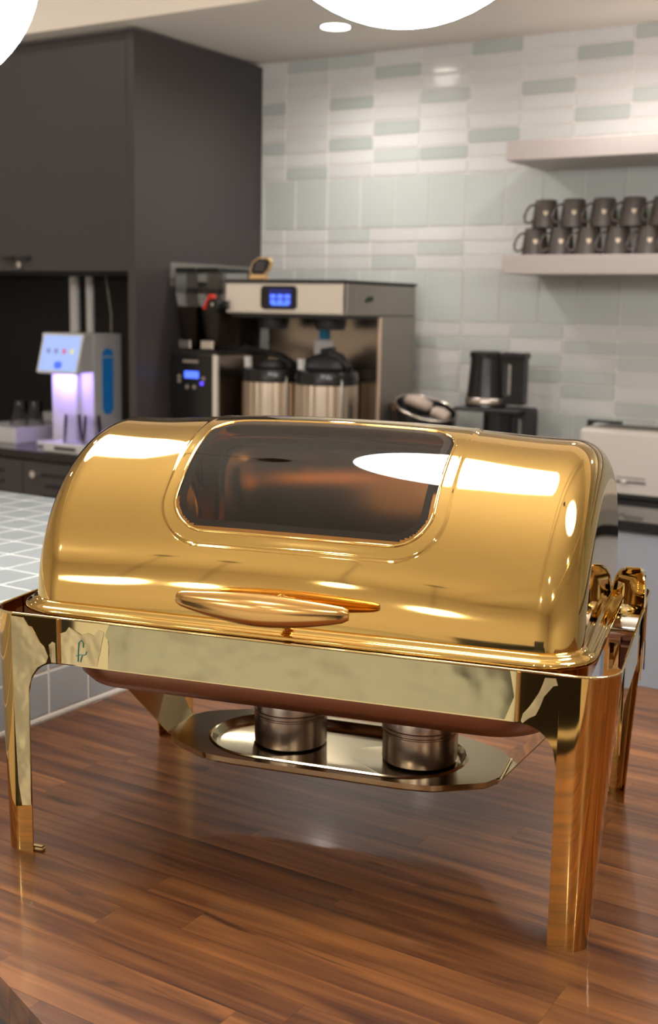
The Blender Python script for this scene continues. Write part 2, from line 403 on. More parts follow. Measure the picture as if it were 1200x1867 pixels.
# ---- the grey strip behind the grinder is a painted-in reflection on the side panel
# ================================================================== RIGHT COUNTER RUN
CF = 3.405
cab = thing('lower_cabinet', 'light grey lower cabinet run under the black counter', 'cabinet', (-1.0, 3.7, 0))
P('body', nbox(XS+0.002, 3.0, CF+0.045, WY, 0.10, 0.888), greycab, cab)
P('plinth', nbox(XS+0.002, 3.0, CF+0.10, WY, 0.0, 0.10), black_mt, cab)
xs = [XS+0.004, -2.30, -1.73, -1.157, -0.56, 0.04, 0.64, 1.24, 1.84]
for i, (a, b_) in enumerate(zip(xs, xs[1:])):
    d = P('door', nbox(a+0.002, b_-0.002, CF+0.025, CF+0.044, 0.12, 0.884, bev=0.001), greycab, cab)
    P('handle', nbox(a+0.014, a+0.024, CF+0.006, CF+0.026, 0.735, 0.80, bev=0.002), black_mt, d).parent = d
tag(obj('worktop', nbox(XS+0.001, 3.0, CF, WY, 0.889, TZ, bev=0.002, seg=2), stone),
    'glossy black stone worktop along the tiled wall', 'worktop')

# ---- floating shelves
for zt, lab in ((2.060, 'upper taupe floating shelf, empty, on the tiled wall'), (1.700, 'lower taupe floating shelf carrying the grey mugs')):
    tag(obj('floating_shelf', nbox(-1.672, 1.2, 3.72, WY-0.001, zt-0.0605, zt, bev=0.0015), shelf_m), lab, 'shelf', 'floating shelves')

# ---- mugs, all upside down
def make_mug():
    t = thing('mug', '', 'mug', (0, 0, 0), 0, 'grey mugs stacked upside down on the lower shelf')
    H = 0.090
    b = bmesh.new()
    lathe(b, [(0.0415, 0.004), (0.0415, 0.0), (0.0445, 0.0), (0.0445, 0.004), (0.0425, 0.03), (0.0395, 0.055), (0.0365, H-0.008), (0.0345, H-0.002), (0.030, H), (0.0, H-0.001)], seg=32)
    lathe(b, [(0.0415, 0.004), (0.036, 0.05), (0.032, H-0.008), (0, H-0.008)], seg=32)
    autosmooth(obj('body', fixn(b), mug_m, t), 40)
    b = bmesh.new()
    pts = [(0.0375, 0, 0.072), (0.045, 0, 0.0725), (0.056, 0, 0.067), (0.066, 0, 0.052), (0.072, 0, 0.035), (0.070, 0, 0.020), (0.060, 0, 0.014), (0.050, 0, 0.017), (0.041, 0, 0.026)]
    tube(b, pts, [(0.005, 0.0038)]*len(pts), 10)
    autosmooth(obj('handle', b, mug_m, t), 60)
    b = bmesh.new()     # small gold shield-shaped emblem facing the viewer
    out = [(-1, .75), (-.6, 1), (0, .7), (.6, 1), (1, .75), (.95, 0), (.5, -.7), (0, -1.1), (-.5, -.7), (-.95, 0)]
    vs = []
    for u, v in out:
        a = R(90)+u*0.0075/0.040; zz = 0.045-v*(-0.0078); rr = 0.0405+(-0.0445+0.0415)*0+ (0.0)
        rr = 0.0405-0.00012*(zz-0.045)/0.001
        vs.append(b.verts.new((rr*cos(a)*1.012, rr*sin(a)*1.012, zz)))
    c0 = b.verts.new((0, 0.0412, 0.045))
    for i in range(len(vs)): b.faces.new((c0, vs[i], vs[(i+1) % len(vs)]))
    obj('emblem', fixn(b), mug_gold, t)
    return t
ORD = ['leftmost', 'second from left', 'third from left', 'fourth from left', 'rightmost']
proto = make_mug(); first = True
def to_cam_rot(x, y):      # rotate emblem (+Y local) towards the camera
    return math.atan2(-y, -x)-pi/2
for row, xsm, zz in (('bottom', (-1.597, -1.507, -1.412, -1.315, -1.212, -1.115), 1.700), ('top', (-1.565, -1.467, -1.366, -1.268, -1.170), 1.790)):
    for i, x in enumerate(xsm):
        m_ = proto if first else copy_tree(proto); first = False
        m_.location = (x, 3.815, zz+0.0005); rz = to_cam_rot(x, 3.815)
        m_.rotation_euler = (0, 0, rz)
        a_lab = ORD[i] if i < 4 else ('fifth from left' if row == 'bottom' and i == 4 else 'the one cut by the photo edge')
        m_['label'] = 'dark grey upside-down mug, %s, %s row' % (a_lab, row)
# the handles point to the left and slightly forward in every mug
for o in [o for o in bpy.data.objects if o.name.startswith('handle') and o.parent and o.parent.name.startswith('mug')]:
    o.rotation_euler = (0, 0, R(18))

# ================================================================== WOOD ISLAND
isl = thing('kitchen_island', 'kitchen island topped with walnut butcher block, under the chafing dish', 'island', (-0.3, 1.1, 0))
IX0, IX1, IY1 = -1.229, 1.30, 1.875
# front edge: diagonal line through two points read from the photo
ex, ey = -0.776, 0.694; dx, dy = 0.9386, -0.345
def inside(p): return (p[0]-ex)*(-dy)+(p[1]-ey)*dx
def clip(poly, f):
    out = []
    for i in range(len(poly)):
        a, b_ = poly[i], poly[(i+1) % len(poly)]; fa, fb = f(a), f(b_)
        if fa >= 0: out.append(a)
        if (fa >= 0) != (fb >= 0):
            t = fa/(fa-fb); out.append((a[0]+(b_[0]-a[0])*t, a[1]+(b_[1]-a[1])*t))
    return out
SWD = 0.041
y = IY1; row = 0; nst = 0
rs = random.Random(3)
while y > 0.02:
    y0 = y-SWD
    x = IX0-rs.random()*0.5
    while x < IX1:
        L_ = rs.uniform(0.42, 0.95); a, b_ = max(x, IX0), min(x+L_, IX1)
        if IX1-b_ < 0.12: b_ = IX1
        if b_-a > 0.04:
            g = 0.00012
            pl = clip([(a+g, y0+g), (b_-g, y0+g), (b_-g, y-g), (a+g, y-g)], inside)
            if len(pl) >= 3:
                cx_ = sum(p[0] for p in pl)/len(pl); cy_ = sum(p[1] for p in pl)/len(pl)
                bm = prism(bmesh.new(), [(p[0]-cx_, p[1]-cy_) for p in pl], -0.04, 0.0)
                o = obj('stave', bm, wood, isl, (cx_+0.3, cy_-1.1, TZ)); nst += 1
        x += L_
        if b_ == IX1: break
    y = y0
print('staves', nst)
front = clip([(IX0, 0.0), (IX1, 0.0), (IX1, IY1), (IX0, IY1)], inside)
cxm = sum(p[0] for p in front)/len(front); cym = sum(p[1] for p in front)/len(front)
shr = [(cxm+(p[0]-cxm)*0.965, cym+(p[1]-cym)*0.955) for p in front]
P('cabinet_body', prism(bmesh.new(), shr, 0.0, TZ-0.0405), char, isl)

# ---- tiled ledge at the left end of the island
led = thing('tiled_ledge', 'raised block clad in pale blue-grey square tiles at the left end of the island', 'ledge', (-1.9, 1.3, 0))
LT = 1.104
P('core', nbox(-2.9, -1.2318, 0.45, 1.853, 0.0, LT-0.0012), grout2, led)
P('edge_bead', nbox(-1.2375, -1.2305, 0.45, 1.857, 0.922, 0.9265), grout2, led)
tmesh = {}
def ltile(hx, hy, hz, m):
    k = (round(hx, 4), round(hy, 4), round(hz, 4), m.name)
    if k not in tmesh:
        bm = nbox(-hx, hx, -hy, hy, -hz, hz, bev=0.0012); d = bpy.data.meshes.new('ledge_tile'); bm.to_mesh(d); bm.free(); d.materials.append(m); tmesh[k] = d
    return tmesh[k]
ys = [1.857, 1.797, 1.715]+[1.715-0.082*k for k in range(1, 16)]
xs_ = [-1.2305, -1.262]+[-1.262-0.0775*k for k in range(1, 14)]
for i in range(len(xs_)-1):
    for j in range(len(ys)-1):
        x1, x0, y1, y0 = xs_[i], xs_[i+1], ys[j], ys[j+1]
        g = 0.0026
        o = obj('tile', ltile((x1-x0)/2-g, (y1-y0)/2-g, 0.0045, tile_b), None, led, ((x0+x1)/2+1.9, (y0+y1)/2-1.3, LT-0.0045+random.random()*0.0001))
zz_ = [0.9275, 0.993, 1.0585, 1.0948]
for j in range(len(ys)-1):
    y1, y0 = ys[j]-0.012, ys[j+1]-0.012
    for k in range(3):
        g = 0.0017
        o = obj('tile', ltile(0.003, (y1-y0)/2-g, (zz_[k+1]-zz_[k])/2-g, tile_side), None, led, (-1.2335+1.9, (y0+y1)/2-1.3, (zz_[k]+zz_[k+1])/2))

# ================================================================== CHAFING DISH
CH = (-0.704, 1.153, TZ)
ch = thing('chafing_dish', 'polished gold roll-top chafing dish on four legs on the wooden island', 'chafing dish', CH, R(13.3))
RL, LL, RF, ZC = 0.192, 0.297, 0.041, 0.284
def lidpt(x, th, off=0.0):
    ax = abs(x); s = 1 if x >= 0 else -1
    r = RL
    if ax > LL-RF:
        ph = min((ax-(LL-RF))/RF, 1.0)*pi/2
        r = RL-RF*(1-cos(ph)); ax = LL-RF+RF*sin(ph)
    t_ = min(abs(x), LL-RF)/(LL-RF)      # slight crown along the lid
    r -= 0.0120*sin(th)*(t_*t_-4*max(0.0, t_-0.75)**2)
    r += off
    return Vector((s*ax, -r*cos(th), ZC+r*sin(th)))
# rounded-rect helpers in (x, s) space, s = RL*theta
def sdrr(x, s, x0, x1, s0, s1, r):
    cx_, cy_ = (x0+x1)/2, (s0+s1)/2; qx = abs(x-cx_)-(x1-x0)/2+r; qy = abs(s-cy_)-(s1-s0)/2+r
    return min(max(qx, qy), 0)+sqrt(max(qx, 0)**2+max(qy, 0)**2)-r
D2 = pi/180*RL
WIN = (-0.134, 0.144, 27.0*D2, 80.5*D2); WR = 0.040
EMB = (-0.1475, 0.1575, 22.6*D2, 104*D2); ER = 0.052
NX, NT = 400, 260
bm = bmesh.new(); grid = []
for i in range(NX+1):
    x = -LL+2*LL*i/NX
    row_ = []
    for j in range(NT+1):
        th = pi*j/NT
        d = sdrr(x, RL*th, *EMB, ER)
        off = 0.0010*(0.5-0.5*math.tanh(d/0.0014))      # raised panel round the window
        off += 0.0006*math.exp(-((d+0.001)/0.0016)**2)
        row_.append(bm.verts.new(lidpt(x, th, off)))
    grid.append(row_)
for i in range(NX):
    for j in range(NT):
        x = -LL+2*LL*(i+.5)/NX; s = RL*pi*(j+.5)/NT
        if sdrr(x, s, *WIN, WR) < -0.004: continue
        bm.faces.new((grid[i][j], grid[i+1][j], grid[i+1][j+1], grid[i][j+1]))
for i in (0, NX):      # flat ends
    rr = RL-RF-0.004; prev = grid[i]
    for f in (0.75, 0.4, 0.02):
        s = -1 if i == 0 else 1
        cur = [bm.verts.new((s*LL, -rr*f*cos(pi*j/NT), ZC+rr*f*sin(pi*j/NT))) for j in range(NT+1)]
        for j in range(NT): bm.faces.new((prev[j], prev[j+1], cur[j+1], cur[j]))
        prev = cur
fixn(bm)
lid = obj('lid', bm, gold, ch, smooth=True)
lid['label'] = 'polished gold domed lid with a smoked window'
def ring_strip(name, rects, m, par, closed=True):
    b = bmesh.new(); rings = []
    for (x0, x1, s0, s1), r, off in rects:
        pts = rrect((x1-x0)/2, (s1-s0)/2, r, 16, (x0+x1)/2, (s0+s1)/2)
        P2 = []
        # subdivide the straight sides so that they follow the curve
        n = len(pts)
        for i in range(n):
            a, c = pts[i], pts[(i+1) % n]; k = max(1, int(math.hypot(c[0]-a[0], c[1]-a[1])/0.006)) if (i+1) % 17 == 0 else 1
            for q in range(k): P2.append((a[0]+(c[0]-a[0])*q/k, a[1]+(c[1]-a[1])*q/k))
        rings.append(P2)
    n = min(len(r_) for r_ in rings)
    # equal counts: resample each ring with the subdivision of the first
    return rings
def ring_pts(rect, r, nside=34, ncorner=14):
    x0, x1, s0, s1 = rect; out = []
    cs = [(x1-r, s1-r, 0), (x0+r, s1-r, 90), (x0+r, s0+r, 180), (x1-r, s0+r, 270)]
    for q, (cx_, cy_, a) in enumerate(cs):
        arc = [(cx_+r*cos(R(a+90*i/ncorner)), cy_+r*sin(R(a+90*i/ncorner))) for i in range(ncorner+1)]
        out += arc
        nx = cs[(q+1) % 4]; e = (nx[0]+r*cos(R(nx[2])), nx[1]+r*sin(R(nx[2])))
        st = arc[-1]
        for i in range(1, nside): out.append((st[0]+(e[0]-st[0])*i/nside, st[1]+(e[1]-st[1])*i/nside))
    return out
def grow(rect, d): return (rect[0]-d, rect[1]+d, rect[2]-d, rect[3]+d)
def strip_obj(name, specs, m, par):
    b = bmesh.new(); rings = [[lidpt(x, s/RL, off) for x, s in ring_pts(grow(WIN, d), WR+d)] for d, off in specs]
    loft(b, rings); return obj(name, fixn(b), m, par, smooth=True)
strip_obj('window_rim', [(-0.0012, 0.0008), (-0.0004, 0.0020), (0.0008, 0.0023), (0.0018, 0.0018), (0.0024, 0.0009)], gold, lid)
strip_obj('window_border', [(0.0002, 0.0010), (-0.003, 0.0008), (-0.0118, 0.0008)], gasket_m, lid)
# smoked glass pane
b = bmesh.new(); n1, n2 = 50, 40; G = {}
x0, x1, s0, s1 = grow(WIN, -0.001)
outer = ring_pts(grow(WIN, -0.001), WR-0.001)
cx_, cy_ = (x0+x1)/2, (s0+s1)/2
rings = []
for f in (1.0, 0.9, 0.75, 0.6, 0.45, 0.3, 0.15, 0.02):
    rings.append([lidpt(cx_+(px-cx_)*f, (cy_+(py-cy_)*f)/RL, 0.0013) for px, py in outer])
loft(b, rings, cap1=True); obj('window_pane', fixn(b), smoke_glass, lid, smooth=True)['label'] = 'dark smoked glass window'
# flange round the foot of the lid
b = bmesh.new(); rings = []
for off, z in ((0.0, 0.2855), (0.0035, 0.2845), (0.0055, 0.2828), (0.0060, 0.2808), (0.0095, 0.2800), (0.0120, 0.2785), (0.0135, 0.2760), (0.0130, 0.2732), (0.0105, 0.2715), (0.006, 0.2715), (0.0, 0.2730)):
    rings.append([(x, y, z) for x, y in rrect(LL+off, RL+off, RF+off, 14)])
loft(b, rings); obj('flange', fixn(b), gold, lid, smooth=True)
# spindle handle
b = bmesh.new(); pts, rad = [], []
for i in range(33):
    t = -1+2*i/32; pts.append((t*0.0885, -0.247+0.004*t*t, 0.3165-0.003*(1-t*t)))
    g_ = 0.0070+0.0095*(1-abs(t)**1.7); 
    if abs(t) > 0.97: g_ *= 0.75
    rad.append((g_*0.62, g_))
tube(b, pts, rad, 20); hd = autosmooth(obj('handle', fixn(b), gold3, lid), 50); hd['label'] = 'spindle-shaped gold handle'
b = bmesh.new(); tube(b, [(0, -0.186, 0.311), (0, -0.243, 0.3115)], 0.0055, 16); autosmooth(obj('handle_post', b, gold3, lid), 40)

# --- frame: aprons, legs
RZ, AB = 0.271, 0.2205        # rim height, apron bottom
FX, FYc, CR = 0.335, 0.207, 0.036
def sheet(name, rings, m, par, t=0.0013, closed=False):
    b = bmesh.new(); loft(b, rings, closed=closed); o = obj(name, b, m, par, smooth=False); solid(o, t, 0); return o
JX, JY = 0.247, 0.135
for s in (-1, 1):
    xs2 = [-JX+2*JX*i/12 for i in range(13)]
    y = s*(FYc-0.0012)
    a = sheet('apron', [[(x, y, z) for x in xs2] for z in (RZ, AB)], gold2, ch); a['label'] = ('front' if s < 0 else 'back')+' gold apron panel'
    xs3 = [-JY+2*JY*i/8 for i in range(9)]
    a = sheet('apron', [[(s*(FX-0.0012), q, z) for q in xs3] for z in (RZ, AB)], gold2, ch); a['label'] = ('left' if s < 0 else 'right')+' gold apron panel'
def leg(sx, sy):
    """bent sheet corner: gussets with a curved underside and a tapering column"""
    t = bmesh.new()
    zt = [RZ-(RZ-0.0)*i/16 for i in range(17)]
    # column contour, top and foot (x, y) in the +x, -y quadrant
    top = [(0.283, -FYc), (0.291, -FYc)]
    for i in range(9):
        a = -pi/2+pi/2*i/8; top.append((FX-CR+CR*cos(a), -FYc+CR+CR*sin(a)))
    top.append((FX, -0.158)); top.append((FX, -0.150))
    foot = [(0.283, -FYc+.002), (0.291, -FYc+.002), (0.299, -FYc+.002)]
    for i in range(7):
        a = -pi/2+pi/2*i/6; foot.append((0.303+0.016*cos(a), -FYc+.018+0.016*sin(a)))
    foot += [(0.3195, -0.184), (0.3195, -0.178), (0.3195, -0.172)]
    n = len(top); rings = []
    for z in zt:
        f = (z/RZ); f2 = f**1.15
        rings.append([((foot[i][0]+(top[i][0]-foot[i][0])*f2), (foot[i][1]+(top[i][1]-foot[i][1])*f2), z) for i in range(n)])
    V = [[t.verts.new((sx*p[0], sy*-1*p[1]*1.0, p[2])) for p in rg] for rg in rings]
    for a, b_ in zip(V, V[1:]):
        for i in range(n-1): t.faces.new((a[i], a[i+1], b_[i+1], b_[i]))
    # gussets: curve from apron bottom to the column edge
    def gus(p_edge, p_joint, m_):
        cols = []
        for i in range(13):
            f = i/12
            zb = AB-0.040*(1-sqrt(max(0, 1-(max(0, (f-0.15)/0.85))**2)))
            cols.append((p_joint[0]+(p_edge[0]-p_joint[0])*f, p_joint[1]+(p_edge[1]-p_joint[1])*f, zb))
        A = [t.verts.new((sx*c[0], sy*-1*c[1], RZ)) for c in cols]; B = [t.verts.new((sx*c[0], sy*-1*c[1], c[2])) for c in cols]
        for i in range(12): t.faces.new((A[i], A[i+1], B[i+1], B[i]))
    gus((0.283, -FYc), (JX-0.004, -FYc), 0)
    gus((FX, -0.150), (FX, -JY+0.004), 0)
    fixn(t)
    o = obj('leg', t, gold_leg, ch); autosmooth(o, 50); solid(o, 0.0014, 0)
    o['label'] = '%s gold leg' % ({(1,-1): 'right front', (-1,-1): 'left front', (1,1): 'right rear', (-1,1): 'left rear'}[(sx, sy)])
    b = bmesh.new()
    if sx*sy < 0: vs = 0
    xi = 0.285 if sx > 0 else 0.2725
    box(b, min(sx*xi, sx*0.300), max(sx*xi, sx*0.300), min(sy*(FYc-.012), sy*(FYc-.003)), max(sy*(FYc-.012), sy*(FYc-.003)), 0.0005, 0.0060, bev=0.0022, seg=2)
    obj('foot_tab', b, gold2, o)
    return o
for sx in (1, -1):
    for sy in (-1, 1): leg(sx, sy)
film = mat('cloudy_film', (0.52, 0.465, 0.27), 0.16, 0.9, bump=0.30, bscale=16.0)
film2 = mat('cream_film', (0.85, 0.70, 0.38), 0.25, 0.7, bump=0.25, bscale=30.0)
teal = mat('teal_ink', (0.02, 0.20, 0.20), 0.5)
def film_piece(poly, m, par, y=-FYc-0.0009, name='film'):
    b = bmesh.new(); A = [b.verts.new((x, y, z)) for x, z in poly]; B = [b.verts.new((x, y-0.00025, z)) for x, z in poly]
    b.faces.new(A); b.faces.new(B[::-1])
    for i in range(len(poly)): b.faces.new((A[i], A[(i+1) % len(poly)], B[(i+1) % len(poly)], B[i]))
    bmesh.ops.triangulate(b, faces=[f for f in b.faces if len(f.verts) > 4]); return obj(name, fixn(b), m, par)
apr = [o for o in ch.children if o.name.startswith('apron') and o.get('label', '').startswith('front')][0]
legLF = [o for o in ch.children if o.get('label') == 'left front gold leg'][0]
legRF = [o for o in ch.children if o.get('label') == 'right front gold leg'][0]
rg = random.Random(5)
left = [(-0.187+rg.uniform(-.003, .003), 0.2215+0.006*k) for k in range(9)]
film_piece([(0.236, 0.2695), (0.241, 0.245), (0.233, 0.222)]+left, film, apr, y=-FYc+0.0003)['label'] = 'cloudy protective film over the front apron'
film_piece([(-0.2420, 0.2215), (-0.2425, 0.2545), (-0.236, 0.257), (-0.232, 0.2625), (-0.226, 0.2565), (-0.217, 0.2555), (-0.209, 0.2585), (-0.203, 0.2560), (-0.197, 0.2625), (-0.1905, 0.2610), (-0.1935, 0.2480), (-0.1960, 0.2360), (-0.1995, 0.2225)], film2, apr, y=-FYc+0.0003)['label'] = 'torn scrap of cream film with a teal pen mark'
b = bmesh.new()
tube(b, [(-0.2215, -FYc-0.0006, 0.226), (-0.2210, -FYc-0.0006, 0.236), (-0.2200, -FYc-0.0006, 0.247), (-0.2170, -FYc-0.0006, 0.250), (-0.2145, -FYc-0.0006, 0.247), (-0.2150, -FYc-0.0006, 0.242)], 0.0006, 6)
tube(b, [(-0.2185, -FYc-0.0006, 0.226), (-0.2165, -FYc-0.0006, 0.233), (-0.2120, -FYc-0.0006, 0.235), (-0.2110, -FYc-0.0006, 0.238)], 0.0006, 6)
tube(b, [(-0.2240, -FYc-0.0006, 0.232), (-0.2160, -FYc-0.0006, 0.2345)], 0.0004, 6)
obj('ink_mark', b, teal, apr)
film_piece([(-0.302, 0.268), (-0.287, 0.2675), (-0.281, 0.259), (-0.277, 0.2585), (-0.268, 0.243), (-0.262, 0.238), (-0.2575, 0.2275), (-0.260, 0.2205), (-0.271, 0.214), (-0.278, 0.204), (-0.2825, 0.188), (-0.2828, 0.056), (-0.294, 0.0545), (-0.298, 0.08), (-0.301, 0.16)], film2, legLF)['label'] = 'cream protective film with a torn edge'
film_piece([(-0.2535, 0.2215), (-0.2555, 0.230), (-0.253, 0.236), (-0.2565, 0.2405), (-0.252, 0.2445), (-0.2485, 0.243), (-0.2480, 0.2215)], film2, legLF)
film_piece([(0.2500, 0.2208), (0.2560, 0.2265), (0.2620, 0.2300), (0.2660, 0.2395), (0.2690, 0.2490), (0.2770, 0.2600), (0.2810, 0.2610), (0.2790, 0.2675), (0.2690, 0.2670), (0.2670, 0.2600), (0.2640, 0.2520), (0.2590, 0.2430), (0.2555, 0.2370), (0.2500, 0.2300), (0.2485, 0.2230)], film2, legRF)
for lg, sx in ((legLF, -1), (legRF, 1)):
    b = bmesh.new(); box(b, min(sx*0.2425, sx*0.2465), max(sx*0.2425, sx*0.2465), -FYc-0.0022, -FYc+0.0008, 0.2212, 0.2705, bev=0.0009); obj('fold_seam', b, gold3, lg)
# thin bright lip all round the rim
b = bmesh.new(); tube(b, [(x, y, RZ) for x, y in rrect(FX, FYc, CR, 10)], 0.0013, 8, closed=True); obj('rim_lip', b, gold2, ch, smooth=True)

# --- water pan (bronze underside), lip piece
b = bmesh.new(); rings = []
prof = [(0.298, 0.186, 0.270), (0.298, 0.186, 0.274), (0.278, 0.172, 0.272), (0.276, 0.170, 0.262), (0.274, 0.168, 0.212), (0.270, 0.164, 0.194), (0.262, 0.156, 0.184), (0.248, 0.142, 0.1795), (0.20, 0.10, 0.179)]
for hx, hy, z in prof: rings.append([(x, y, z) for x, y in rrect(hx, hy, min(0.065, hx*0.4, hy*0.4), 10)])
loft(b, rings, cap1=True); autosmooth(obj('water_pan', fixn(b), bronze, ch), 50)['label'] = 'bronze-coloured underside of the water pan'
# pan ledge strip showing between lid and apron
b = bmesh.new(); loft(b, [[(x, y, z) for x in (-0.105, 0.012, 0.118)] for y, z in ((-0.176, 0.2705), (-0.190, 0.2700), (-0.196, 0.2665), (-0.198, 0.258))], closed=False)
lp = obj('pan_lip', b, mat('dark_brass', (0.35, 0.22, 0.10), 0.25, 1.0), ch); solid(lp, 0.0012)
# support rail under flange (dark inner wall)
b = bmesh.new(); loft(b, [[(x, y, z) for x, y in rrect(0.300, 0.188, 0.05, 8)] for z in (0.2700, 0.244)]); o = obj('inner_collar', b, gold3, ch, smooth=True); solid(o, 0.001)
# food pan seen through the window
b = bmesh.new(); rings = []
for hx, hy, z in ((0.268, 0.162, 0.2775), (0.262, 0.156, 0.277), (0.258, 0.152, 0.215), (0.24, 0.135, 0.207)): rings.append([(x, y, z) for x, y in rrect(hx, hy, 0.045, 8)])
loft(b, rings, cap1=True); autosmooth(obj('food_pan', fixn(b), steel, ch), 50)

# --- burner shelf with its two sloping hangers
SZ = 0.093
def capsule(hx, hy, n=14):
    P_ = []
    for s, a0 in ((1, -90), (-1, 90)):
        for i in range(n+1):
            a = R(a0+180*i/n); P_.append((s*(hx-hy)+hy*cos(a), hy*sin(a)))
    return P_
def octo():
    base = [(0.200, -0.030), (0.200, 0.032), (0.188, 0.052), (0.135, 0.083), (0.10, 0.087), (-0.10, 0.087), (-0.135, 0.083), (-0.188, 0.052), (-0.200, 0.032), (-0.200, -0.030), (-0.188, -0.052), (-0.135, -0.083), (-0.10, -0.087), (0.10, -0.087), (0.135, -0.083), (0.188, -0.052)]
    return base
def ray_poly(poly, ang):
    best = None; d = Vector((cos(ang), sin(ang)))
    for i in range(len(poly)):
        a = Vector(poly[i]); b_ = Vector(poly[(i+1) % len(poly)]); e = b_-a
        den = d.x*e.y-d.y*e.x
        if abs(den) < 1e-9: continue
        t = (a.x*e.y-a.y*e.x)/den; u = (a.x*d.y-a.y*d.x)/den
        if t > 0 and -1e-6 <= u <= 1+1e-6 and (best is None or t < best): best = t
    return d*best
NA = 120
angs = [2*pi*i/NA for i in range(NA)]
oc = octo(); c1 = capsule(0.153, 0.073); c2 = capsule(0.148, 0.068)
b = bmesh.new(); rings = []
O_ = [ray_poly(oc, a) for a in angs]; I1 = [ray_poly(c1, a) for a in angs]; I2 = [ray_poly(c2, a) for a in angs]
rings.append([(p.x*0.992, p.y*0.985, SZ-0.008) for p in O_])
rings.append([(p.x, p.y, SZ-0.006) for p in O_])
rings.append([(p.x, p.y, SZ) for p in O_])
rings.append([(p.x*1.03, p.y*1.03, SZ) for p in I1]); rings.append([(p.x*1.01, p.y*1.015, SZ+0.0018) for p in I1])
rings.append([(p.x, p.y, SZ+0.001) for p in I1]); rings.append([(p.x, p.y, SZ-0.0065) for p in I2]); rings.append([(p.x*0.97, p.y*0.95, SZ-0.008) for p in I2]); rings.append([(p.x*0.2, p.y*0.2, SZ-0.008) for p in I2])
loft(b, rings, cap1=True); bsh = autosmooth(obj('burner_shelf', fixn(b), mat('brass_satin', (0.50, 0.42, 0.26), 0.16, 1.0), ch), 22)
for s in (-1, 1):
    b = bmesh.new()
    loft(b, [[(s*0.196, -0.034, SZ-0.003), (s*0.196, 0.034, SZ-0.003)], [(s*0.203, -0.034, SZ-0.001), (s*0.203, 0.034, SZ-0.001)], [(s*0.262, -0.062, 0.168), (s*0.262, 0.062, 0.168)], [(s*0.272, -0.066, 0.206), (s*0.272, 0.066, 0.206)]], closed=False)
    a = obj('hanger', fixn(b), gold2, bsh); solid(a, 0.0013, 0)

# --- hinge on the right-hand side, bracket, roller and lid arm
for s in (1, -1):
    br = bmesh.new()
    cont = [(0.296, 0.098), (0.2965, 0.106), (0.302, 0.110), (0.326, 0.110), (0.333, 0.106), (0.336, 0.098), (0.337, 0.072)]
    V = []
    for z, k in ((0.190, 0), (0.240, 0), (0.288, 0), (0.303, 0.003), (0.310, 0.008), (0.3125, 0.014)):
        V.append([(s*(min(max(x, 0.297+k), 0.337-k*0.6)), y if y > 0.09 else y+k*1.6, z) for x, y in cont])
    loft(br, V, closed=False); o = autosmooth(obj('hinge_bracket', fixn(br), gold2, ch), 40); solid(o, 0.0015)
    b = bmesh.new(); tube(b, [(s*0.299, 0.086, 0.245), (s*0.334, 0.086, 0.245)], 0.0175, 24); autosmooth(obj('roller', b, chrome, o), 40)
    obj('stop_block', nbox(min(s*0.312, s*0.331), max(s*0.312, s*0.331), 0.060, 0.100, 0.204, 0.232, bev=0.002), brown_pl, o)

# --- fuel cans
def fuel_can(x, y, label):
    c, s = cos(R(13.3)), sin(R(13.3))
    t = thing('fuel_can', label, 'fuel can', (CH[0]+x*c-y*s, CH[1]+x*s+y*c, TZ+SZ-0.0075), 0, 'fuel cans under the chafing dish')
    b = bmesh.new()
    lathe(b, [(0, 0), (0.041, 0), (0.0435, 0.002), (0.0437, 0.030), (0.0437, 0.0345), (0.0437, 0.035)], seg=48)
    autosmooth(obj('body', fixn(b), steel_dk, t), 40)
    b = bmesh.new()
    lathe(b, [(0.0437, 0.0352), (0.0449, 0.0362), (0.0449, 0.0375), (0.0437, 0.0385), (0.0437, 0.040), (0.0446, 0.0408), (0.0446, 0.042), (0.0435, 0.043), (0.0432, 0.060), (0.042, 0.062), (0.038, 0.062), (0.037, 0.0605), (0, 0.0605)], seg=48)
    autosmooth(obj('lid', fixn(b), steel_dk, t), 40)
fuel_can(-0.062, 0.012, 'round steel fuel can on the left of the burner shelf')
fuel_can(0.098, 0.012, 'round steel fuel can on the right of the burner shelf')

# ================================================================== COFFEE BREWER
bw = thing('coffee_brewer', 'stainless twin coffee brewer with a blue screen on the worktop', 'coffee machine', (-2.357, 3.7, TZ))
x0, x1 = -2.602, -2.113
P('base', nbox(x0, x1, 3.45, 3.955, TZ, TZ+0.035, bev=0.003), greygreen, bw)
P('body', nbox(x0+0.003, x1-0.006, 3.712, 3.955, TZ+0.035, 1.492), brushed, bw)
P('side_panel', nbox(x1-0.006, x1, 3.706, 3.956, TZ+0.036, 1.492, bev=0.001), greygreen, bw)
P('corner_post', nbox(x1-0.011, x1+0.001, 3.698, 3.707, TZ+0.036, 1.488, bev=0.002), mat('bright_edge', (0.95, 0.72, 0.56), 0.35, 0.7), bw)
P('head', nbox(x0, x1, 3.468, 3.956, 1.492, 1.602, bev=0.004), greygreen, bw)
b = bmesh.new(); rings = []
prof = [(3.470, 1.494), (3.456, 1.496), (3.452, 1.502), (3.450, 1.545), (3.452, 1.594), (3.457, 1.600), (3.470, 1.602)]
loft(b, [[(x, y, z) for x in (x0+0.001, x0+.02, x1-.02, x1-0.003)] for y, z in prof], closed=False)
P('front_panel', fixn(b), brushed_l, bw); 
P('side_cap', nbox(x1-0.003, x1+0.0008, 3.53, 3.95, 1.497, 1.598), greygreen, bw)
P('top_cover', nbox(x0-0.003, x1+0.003, 3.446, 3.960, 1.602, 1.611, bev=0.002), black_mt, bw)
P('under_tray', nbox(x0+0.01, x1-0.01, 3.47, 3.70, 1.482, 1.492), black_mt, bw)
b = bmesh.new()
